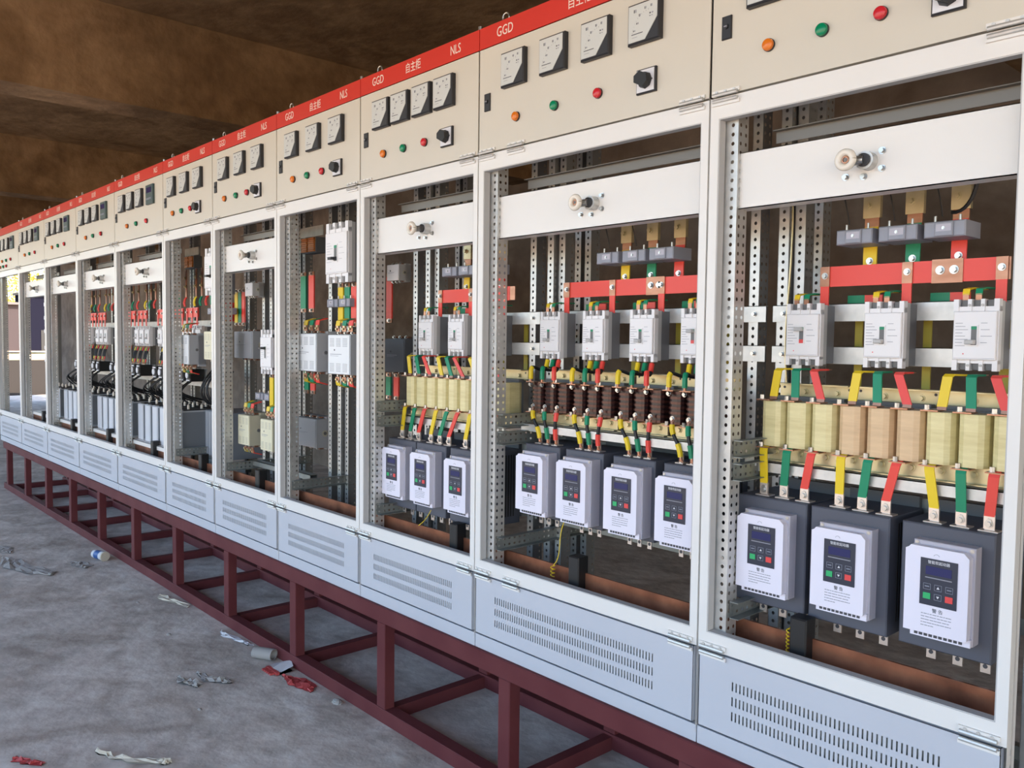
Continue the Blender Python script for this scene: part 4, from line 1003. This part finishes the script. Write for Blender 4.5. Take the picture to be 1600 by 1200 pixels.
# crushed drink can style cup near the stand
t = thing('paper_cup', 'white and blue cup lying against the foot of the maroon stand', 'cup', (-6.57, -0.115, GZ + .033))
q = MB(); q.cyl((-.075, -.02, 0), (.05, .01, 0), .030, 18, pw, .033); part('side_wall', q, t, smooth=True); q = MB(); q.cyl((-.045, -.0128, 0), (.015, .0016, 0), .0315, 18, mat('cup_blue', (.03, .10, .30), .5), .0328); part('blue_band', q, t, smooth=True)
q = MB(); q.cyl((.050, .01, 0), (.064, .0134, 0), .036, 18, cream_p); part('rim', q, t, smooth=True)
scrap([(-6.62, -.30), (-6.50, -.33), (-6.38, -.27), (-6.42, -.20), (-6.55, -.22)], pg, 'crumpled grey paper scrap beside the white and blue cup')
scrap([(-7.05, -.66), (-6.80, -.72), (-6.50, -.62), (-6.33, -.50), (-6.42, -.44), (-6.70, -.56), (-6.95, -.56)], pg, 'long crumpled grey paper strip on open floor at the left', h=.012)
scrap([(-7.5, -.62), (-7.3, -.66), (-7.18, -.58), (-7.35, -.52)], pg, 'small grey scrap near the left edge of the picture')
scrap([(-5.42, -.09), (-5.36, -.13), (-5.06, -.05), (-5.10, -.02)], cream_p, 'cream strip of paper against the stand')
scrap([(-4.52, -.075), (-4.45, -.10), (-4.22, -.05), (-4.20, -.02), (-4.38, -.04)], pw, 'white torn plastic strip against the stand')
t = thing('cardboard_tube', 'short grey cardboard tube lying by the stand near the red wrapper', 'tube', (-3.99, -.07, GZ + .03))
q = MB()
ang = [2 * math.pi * k / 20 for k in range(20)]
vs = [];
for xx in (-.055, .06):
    for R_ in (.029, .024): vs += [(xx, R_ * math.cos(a) * 1.15, R_ * math.sin(a)) for a in ang]
fs = []
for k in range(20):
    k2 = (k + 1) % 20; fs += [(k, k2, 40 + k2, 40 + k), (20 + k2, 20 + k, 60 + k, 60 + k2), (k2, k, 20 + k, 20 + k2), (40 + k, 40 + k2, 60 + k2, 60 + k)]
q.add(vs, fs, pg); part('wall', q, t, smooth=True); t.rotation_euler.z = .5
t = thing('snack_wrapper', 'white plastic wrapper with a red and white edge beside the cardboard tube', 'wrapper', (-3.80, -.05, GZ))
q = MB(); q.add([(-.09, .03, .004), (-.02, .045, .03), (.05, .02, .025), (.055, -.05, .012), (-.01, -.06, .018), (-.08, -.04, .010)], [(0, 5, 4, 1), (1, 4, 3, 2)], pw); q.add([(-.09, .03, 0), (.05, .02, 0), (.055, -.05, 0), (-.08, -.04, 0)], [(0, 1, 2, 3)], pw); part('sheet', q, t)
q = MB()
for k in range(5): q.box(-.045 + .02 * k, -.035 + .02 * k, -.100, -.055, .006, .016, pr_)
q.box(-.055, .06, -.075, -.058, .004, .017, pr_); part('red_edge', q, t)
scrap([(-3.72, -.10), (-3.60, -.13), (-3.47, -.09), (-3.50, -.03), (-3.64, -.04)], pr_, 'red flattened wrapper pressed against the stand', 'snack_wrapper')
for a, lab in (([(-4.02, -.50), (-3.97, -.52), (-3.86, -.47), (-3.90, -.43)], 'dry grey leaf-like scrap alone on the middle of the floor'), ([(-4.02, -.40), (-3.90, -.42), (-3.80, -.33), (-3.84, -.31), (-3.93, -.37)], 'thin twisted scrap just beyond the leaf-like one')):
    scrap(a, pg, lab, h=.01)
scrap([(-3.50, -1.01), (-3.40, -.98), (-3.24, -.86), (-3.22, -.82), (-3.25, -.83), (-3.40, -.96)], cream_p, 'pale crumpled strip at the bottom edge of the picture', h=.012)
scrap([(-3.66, -1.265), (-3.63, -1.275), (-3.53, -1.20), (-3.545, -1.19)], pr_, 'small red and white scrap at the bottom left corner')
for k, (x, y, lab) in enumerate(((-4.66, -.31, 'pebble on open floor left of the white strip'), (-3.29, -.052, 'flat grey stone against the stand near the front'), (-3.62, -.55, 'tiny pebble in front of the leaf-like scrap'), (-5.35, -.25, 'pebble near the cream strip'))):
    q = MB(); r_ = (.012, .022, .009, .009)[k]
    vs = []; fs = []
    for a in range(5):
        th = math.pi * a / 8
        for c in range(8): ph = 2 * math.pi * c / 8 + .3 * a; vs.append((x + r_ * 1.5 * math.cos(ph) * math.cos(th) * (1 + .15 * math.sin(c * 3.1)), y + r_ * math.sin(ph) * math.cos(th), GZ + r_ * .8 * math.sin(th)))
    for a in range(4):
        for c in range(8): fs.append((a * 8 + c, a * 8 + (c + 1) % 8, (a + 1) * 8 + (c + 1) % 8, (a + 1) * 8 + c))
    q.add(vs, fs, pg); single('pebble', q, lab, 'stone')
